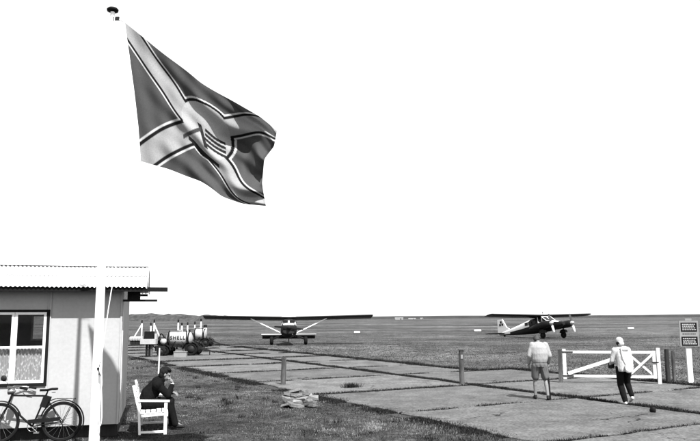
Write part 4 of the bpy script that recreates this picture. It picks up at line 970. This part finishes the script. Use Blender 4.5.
b = MB(); foil(b, (-6.2, 0, 1.42), (-6.3, 2.3, 1.42), 1.2, .95, .06, 0, 0); foil(b, (-6.2, 0, 1.42), (-6.3, -2.3, 1.42), 1.2, .95, .06, 0, 0); b.tf(A); b.build('tailplane', M_adark, pl2)
b = MB(); b.prism([(-5.2, 1.62), (-5.9, 2.0), (-6.5, 3.05), (-7.3, 3.1), (-7.55, 1.35), (-7.0, 1.3)], .12, A); fin = b.build('fin', M_awhite, pl2)
for x_, z_ in ((-6.75, 2.72), (-6.55, 2.42), (-6.95, 2.42)):
    b = MB(); b.box((x_, 0, z_), (.3, .14, .26)); b.tf(A); b.build('fin_marking', M_black, fin)
b = MB(); b.tube([(-6.4, 0, 1.3), (-6.55, 0, .7)], .04, 6); b.tf(A); b.build('tail_leg', M_dark, pl2)
tw = A @ Vector((-6.56, 0, .7)); awheel(pl2, (tw.x, 0, .15), .16, .1, A0, 'tail_wheel')

# ------------------------------------------------------------------ fuel trailers and depot
M_tank = mat('tank_white', .26, .15, 3, .6, spec=.2, stain=.35, fine=.12)
def text_mesh(txt, size, Rt, x0, ang, m, parent, name):
    cu = bpy.data.curves.new('t', 'FONT'); cu.body = txt; cu.size = size; cu.align_x = 'CENTER'; cu.align_y = 'CENTER'; cu.space_character = 1.25
    cu.offset = .012
    to = bpy.data.objects.new('t', cu); COL.objects.link(to); dg = bpy.context.evaluated_depsgraph_get(); dg.update()
    me = bpy.data.meshes.new_from_object(to.evaluated_get(dg)); bpy.data.objects.remove(to)
    bm = bmesh.new(); bm.from_mesh(me); bmesh.ops.triangulate(bm, faces=bm.faces); bmesh.ops.subdivide_edges(bm, edges=bm.edges, cuts=2)
    for v in bm.verts:
        a = ang + v.co.y / Rt; v.co = Vector((x0 + v.co.x, -(Rt + .006) * math.cos(a), (Rt + .006) * math.sin(a)))
    bm.to_mesh(me); bm.free(); me.name = name; me.materials.clear(); me.materials.append(m)
    o = bpy.data.objects.new(name, me); COL.objects.link(o); o.parent = parent; return o
def fuel_trailer(loc, rz, ln, Rt, zc2, label, wheels, text=None, sc=1.0, draw=1):
    o = thing('fuel_trailer', loc, rz, label, 'fuel trailer', 'fuel trailers'); o.scale = (sc, sc, sc)
    b = MB(); b.lathe((-ln / 2, 0, zc2), (1, 0, 0), [(-.14, .05), (-.1, Rt * .6), (-.03, Rt * .93), (0, Rt), (ln, Rt), (ln + .03, Rt * .93), (ln + .1, Rt * .6), (ln + .14, .05)], 30); tk = b.build('tank', M_tank, o)
    for q in (-.46, .48):
        b = MB(); b.torus((ln * q, 0, zc2), (1, 0, 0), Rt + .005, .045, 30, 6); b.build('band', M_black, tk)
    b = MB(); b.lathe((0, 0, zc2 + Rt - .02), (0, 0, 1), [(0, .14), (.09, .14), (.1, .17), (.13, .16), (.14, .02)], 16); b.build('filler_cap', M_tank, tk)
    if text:
        tm = text_mesh(text, Rt * .72, Rt, 0, .12, M_black, tk, 'lettering'); tm.location = (0, 0, zc2)
    b = MB()
    for s2 in (-1, 1): b.beam((-ln / 2 - .5, .32 * s2, zc2 - Rt - .05), (ln / 2 + .35, .32 * s2, zc2 - Rt - .05), .07, .1)
    for q in (-.5, 0, .5): b.box((ln * q, 0, zc2 - Rt + .02), (.08, .64, .16))
    b.build('chassis', M_dark, o)
    for x_, r_ in wheels:
        for s2 in (-1, 1):
            awheel(o, (x_, s2 * .62, r_), r_, .19, Matrix.Identity(4))
            b = MB(); vv = []; n = 14
            for i in range(n + 1):
                a = R(5) + R(170) * i / n
                for yy in (-.14, .14):
                    for rr in (r_ + .05, r_ + .07): vv.append((x_ + rr * math.cos(a) * 1.08, s2 * .62 + yy, r_ + rr * math.sin(a)))
            b.add(vv, [f for i in range(n) for f in ((4 * i, 4 * i + 4, 4 * i + 6, 4 * i + 2), (4 * i + 1, 4 * i + 3, 4 * i + 7, 4 * i + 5), (4 * i, 4 * i + 1, 4 * i + 5, 4 * i + 4), (4 * i + 2, 4 * i + 6, 4 * i + 7, 4 * i + 3))], True); b.build('mudguard', M_black, o)
        b = MB(); b.tube([(x_, -.6, r_), (x_, .6, r_)], .035, 8); b.build('axle', M_dark, o)
    xe = ln / 2 + .35
    b = MB(); b.beam((xe, .32, zc2 - Rt - .05), (xe + 1.1, 0, .22), .07, .08); b.beam((xe, -.32, zc2 - Rt - .05), (xe + 1.1, 0, .22), .07, .08); b.tube([(xe + 1.1, 0, .24), (xe + 1.25, 0, .22)], .06, 8); b.tube([(xe + .9, 0, .3), (xe + .9, 0, .0)], .03, 8); b.build('drawbar', M_dark, o)
    b = MB()
    for k in range(11):                                # open pipework and stays round the chassis
        xa_ = random.uniform(-ln / 2 - .5, ln / 2 + .5); xb_ = xa_ + random.uniform(-.5, .5); yy = random.uniform(-.62, -.3)
        b.tube([(xa_, yy, random.uniform(.25, .5)), ((xa_ + xb_) / 2, yy - .03, random.uniform(.4, .7)), (xb_, yy, zc2 - Rt + random.uniform(-.1, .35))], random.uniform(.015, .035), 6)
    b.build('pipework', M_black, o)
    for q in (-.34, .47):
        b = MB(); b.tube([(ln * q, -Rt - .1, zc2 - Rt * .9), (ln * q - .05, -Rt - .07, zc2), (ln * q - .12, -Rt * .72, zc2 + Rt * .78), (ln * q - .2, 0, zc2 + Rt + .06), (ln * q - .2, Rt * .6, zc2 + Rt * .9)], .035, 8); b.build('hose', M_black, o)
    # pump cabinet and hose at the other end
    b = MB(); b.box((-ln / 2 - .38, 0, zc2 - .15), (.26, .5, Rt * 1.1)); pc_ = b.build('pump_cabinet', M_dark, o)
    b = MB(); b.lathe((-ln / 2 - .4, -.31, zc2 + .05), (0, -1, 0), [(0, .13), (.05, .13), (.055, .02)], 16); b.build('gauge', M_tank, pc_)
    b = MB(); b.lathe((-ln / 2 - .4, -.31, zc2 - .25), (0, -1, 0), [(0, .2), (.04, .2), (.05, .08), (.12, .08), (.13, .2), (.16, .2)], 16); b.build('hose_reel', M_black, pc_)
    hose = []
    for i in range(25):
        q = i / 24; hose.append((-ln / 2 - .45 + q * ln * .35, -.42 - .08 * math.sin(q * 6), zc2 + (Rt + .15) * math.sin(math.pi * min(1, q * 1.15)) ** .6 * (1 - q * .5) - q * .45))
    b = MB(); b.tube(hose, .035, 8); b.build('hose', M_black, o)
    return o
t1 = G(179, 355.5)
fuel_trailer(t1, R(-3), 1.35, .41, 1.04, 'white tank fuel trailer with dark lettering, nearest of the fuel trailers', ((.92, .40), (-.75, .32)), 'SHELL', .96)
b = thing('tool_box', G(180.5, 357.3), R(4), 'pale low box on the ground under the lettered fuel trailer', 'box')
q = MB(); q.box((0, 0, .14), (.7, .4, .3)); q.build('case', M_signbg, b); q = MB(); q.box((0, 0, .31), (.74, .44, .035)); q.build('lid', M_signbg, b)
t2 = G(200, 347.0)
fuel_trailer(t2, R(-4), .85, .45, 1.08, 'white tank fuel trailer with dark bands parked behind the lettered one', ((.62, .36),), None, .9)
# black topped marker posts of the depot barrier
def barrier_post(px, py, topy, label, brace=0, wd=.13):
    g0 = G(px, py); hgt = (py - topy) * g0.y / FPX; o = thing('barrier_post', g0, 0, label, 'post', 'black topped white posts of the fuel depot')
    b = MB(); b.tube([(0, 0, -.05), (0, 0, hgt - .3)], wd / 2, 12); b.build('shaft', M_white, o)
    b = MB(); b.tube([(0, 0, hgt - .3), (0, 0, hgt - .04), (0, 0, hgt)], [wd / 2 + .004, wd / 2 + .004, wd * .3], 12); b.build('black_top', M_black, o)
    b = MB(); b.tube([(0, 0, -.03), (0, 0, .5)], wd / 2 + .004, 12); b.build('dark_foot', M_dark, o)
    if brace:
        b = MB(); b.beam((0, -.02, hgt - .42), (brace, -.03, 0.0), .07, .09); b.build('brace', M_white, o)
    return o
barrier_post(141.3, 342, 320.5, 'black topped white post with long white brace, leftmost of the depot', -.95)
barrier_post(150.3, 343, 323, 'black topped white post, left one of the close pair')
barrier_post(153.6, 343, 320, 'black topped white post with short brace, right one of the close pair', .8)
barrier_post(177.8, 341, 320, 'black topped white post rising behind the lettered tank', 0, .16)
barrier_post(181.5, 341, 323, 'white post close behind the lettered tank right of its taller neighbour', 0, .18)
barrier_post(187.2, 341, 322.5, 'slim white post between the two tanks', 0)
barrier_post(194.5, 341, 322, 'white post behind the left end of the banded tank', 0)
barrier_post(200.6, 341, 319, 'tallest black topped white post behind the banded tank', 0, .16)
barrier_post(205, 341, 325, 'short thick white post at the right end of the depot', 0, .34)
# white drums lying on a rack
for k in range(5):
    g0 = G(132.5 + 2.7 * k, 344.5); o = thing('fuel_drum', g0 + Vector((0, 0, .0)), 0, ('leftmost', 'second from left', 'middle', 'second from right', 'rightmost')[k] + ' white fuel drum lying in the row behind the trough', 'drum', 'row of white fuel drums')
    b = MB(); b.lathe((0, -.42, .5), (0, 1, 0), [(0, .03), (.005, .17), (.02, .19), (.27, .18), (.28, .195), (.3, .18), (.55, .18), (.56, .195), (.58, .18), (.83, .19), (.845, .17), (.85, .03)], 18); b.build('shell', M_tank, o)
    b = MB(); b.box((0, 0, .17), (.2, .7, .3)); b.build('cradle', M_dark, o)
# pump table
g0 = G(148.5, 357); o = thing('pump_table', g0, R(2), 'white trough on dark legs in front of the fuel drums', 'table')
sc2 = g0.y / FPX; zt2 = (357 - 344) * sc2
b = MB(); b.box((0, 0, zt2 + .12), (15 * sc2, .5, .28)); b.build('trough', M_tank, o)
b = MB(); b.box((-.02, .12, zt2 + .48), (.52, .3, .44)); b.build('cabinet', M_black, o)
for x_, m_ in ((-.12, M_black), (.04, M_black), (.16, M_wood)):
    b = MB(); b.box((x_, 0, zt2 / 2), (.1, .12, zt2 + .02)); b.build('leg', m_, o)
b = MB(); b.box((-.35, .0, zt2 + .34), (.05, .4, .2)); b.box((.38, .1, zt2 + .4), (.12, .3, .34)); b.build('side_panel', M_tank, o)
# hose and clutter beside the trailer
o = thing('pump_unit', G(161, 356), 0, 'dark wheeled pump with coiled hose left of the lettered fuel trailer', 'pump')
b = MB(); b.box((0, 0, .45), (.6, .5, .3)); b.tube([(-.1, 0, .6), (-.1, 0, 1.05)], .06, 8); b.build('engine_block', M_dark, o)
b = MB(); b.lathe((.15, -.25, .85), (0, 1, 0), [(0, .02), (.01, .16), (.4, .16), (.41, .02)], 16); b.build('canister', M_tank, o)
for s2 in (-1, 1): awheel(o, (.05, .3 * s2, .24), .24, .1, Matrix.Identity(4))
b = MB()
for k in range(4): b.torus((-.25, -.1 + .05 * k, .75), (.3, 1, .1), .27 + .02 * k, .03, 22, 6)
b.build('coiled_hose', M_black, o)
b = MB(); b.tube([(-.25, 0, .45), (-.75, 0, .75), (-.85, 0, .78)], .025, 6); b.build('handle', M_dark, o)

# ------------------------------------------------------------------ airfield markers and far sheds
def marker(px, py, wpx, label):
    g0 = G(px, py); wd = wpx * g0.y / FPX; o = thing('runway_marker', g0, 0, label, 'marker', 'white runway markers')
    b = MB(); b.prism([(-wd / 2, 0), (wd / 2, 0), (wd / 2 * .9, .3), (-wd / 2 * .9, .3)], .5, Matrix.Identity(4)); b.tf(Matrix.Translation((0, 0, -.03))); b.build('board', M_white, o)
    b = MB(); b.box((0, 0, .0), (wd * 1.1, .7, .06)); b.build('base', M_dark, o)
marker(477.5, 331.2, 7, 'white runway marker in the field left of the twin engined aeroplane')
marker(630.5, 328.8, 6, 'white runway marker in the field right of the twin engined aeroplane')
marker(357, 333, 6, 'white runway marker in the field right of the strutted wing')
def far_shed(px, wpx, hpx, d, label):
    c = P(px, 317, d); wd = wpx * d / FPX; h_ = 2.6 * hpx; o = thing('far_shed', (c.x, d, -.03), 0, label, 'shed', 'white sheds on the horizon')
    b = MB(); b.box((0, 0, h_ / 2), (wd, 3, h_)); b.build('wall', M_tank, o)
    b = MB(); b.prism([(-1.8, h_), (1.8, h_), (0, h_ + .4)], wd + .4, Matrix.Rotation(math.pi / 2, 4, 'Z')); b.build('roof', M_tank, o)
    b = MB(); b.box((wd * .2, -1.51, h_ * .4), (1, .06, h_ * .8)); b.build('door', M_dark, o)
far_shed(399, 8, .5, 640, 'larger white shed low on the horizon right of the strutted wing')
far_shed(412, 7, .3, 700, 'long low white shed on the horizon, middle one')
far_shed(421.5, 2.5, .35, 700, 'smallest white shed on the horizon')
# small dark stone on the slab
gg = G(653.2, 413); o = thing('stone', gg + Vector((0, 0, .02)), .4, 'small dark stone lying on the slab near the gate walkers', 'stone')
b = MB(); b.lathe((0, 0, -.01), (0, 0, 1), [(0, .05), (.03, .07), (.09, .06), (.13, .03)], 9); b.jitter(.012); b.build('rock', M_black, o)
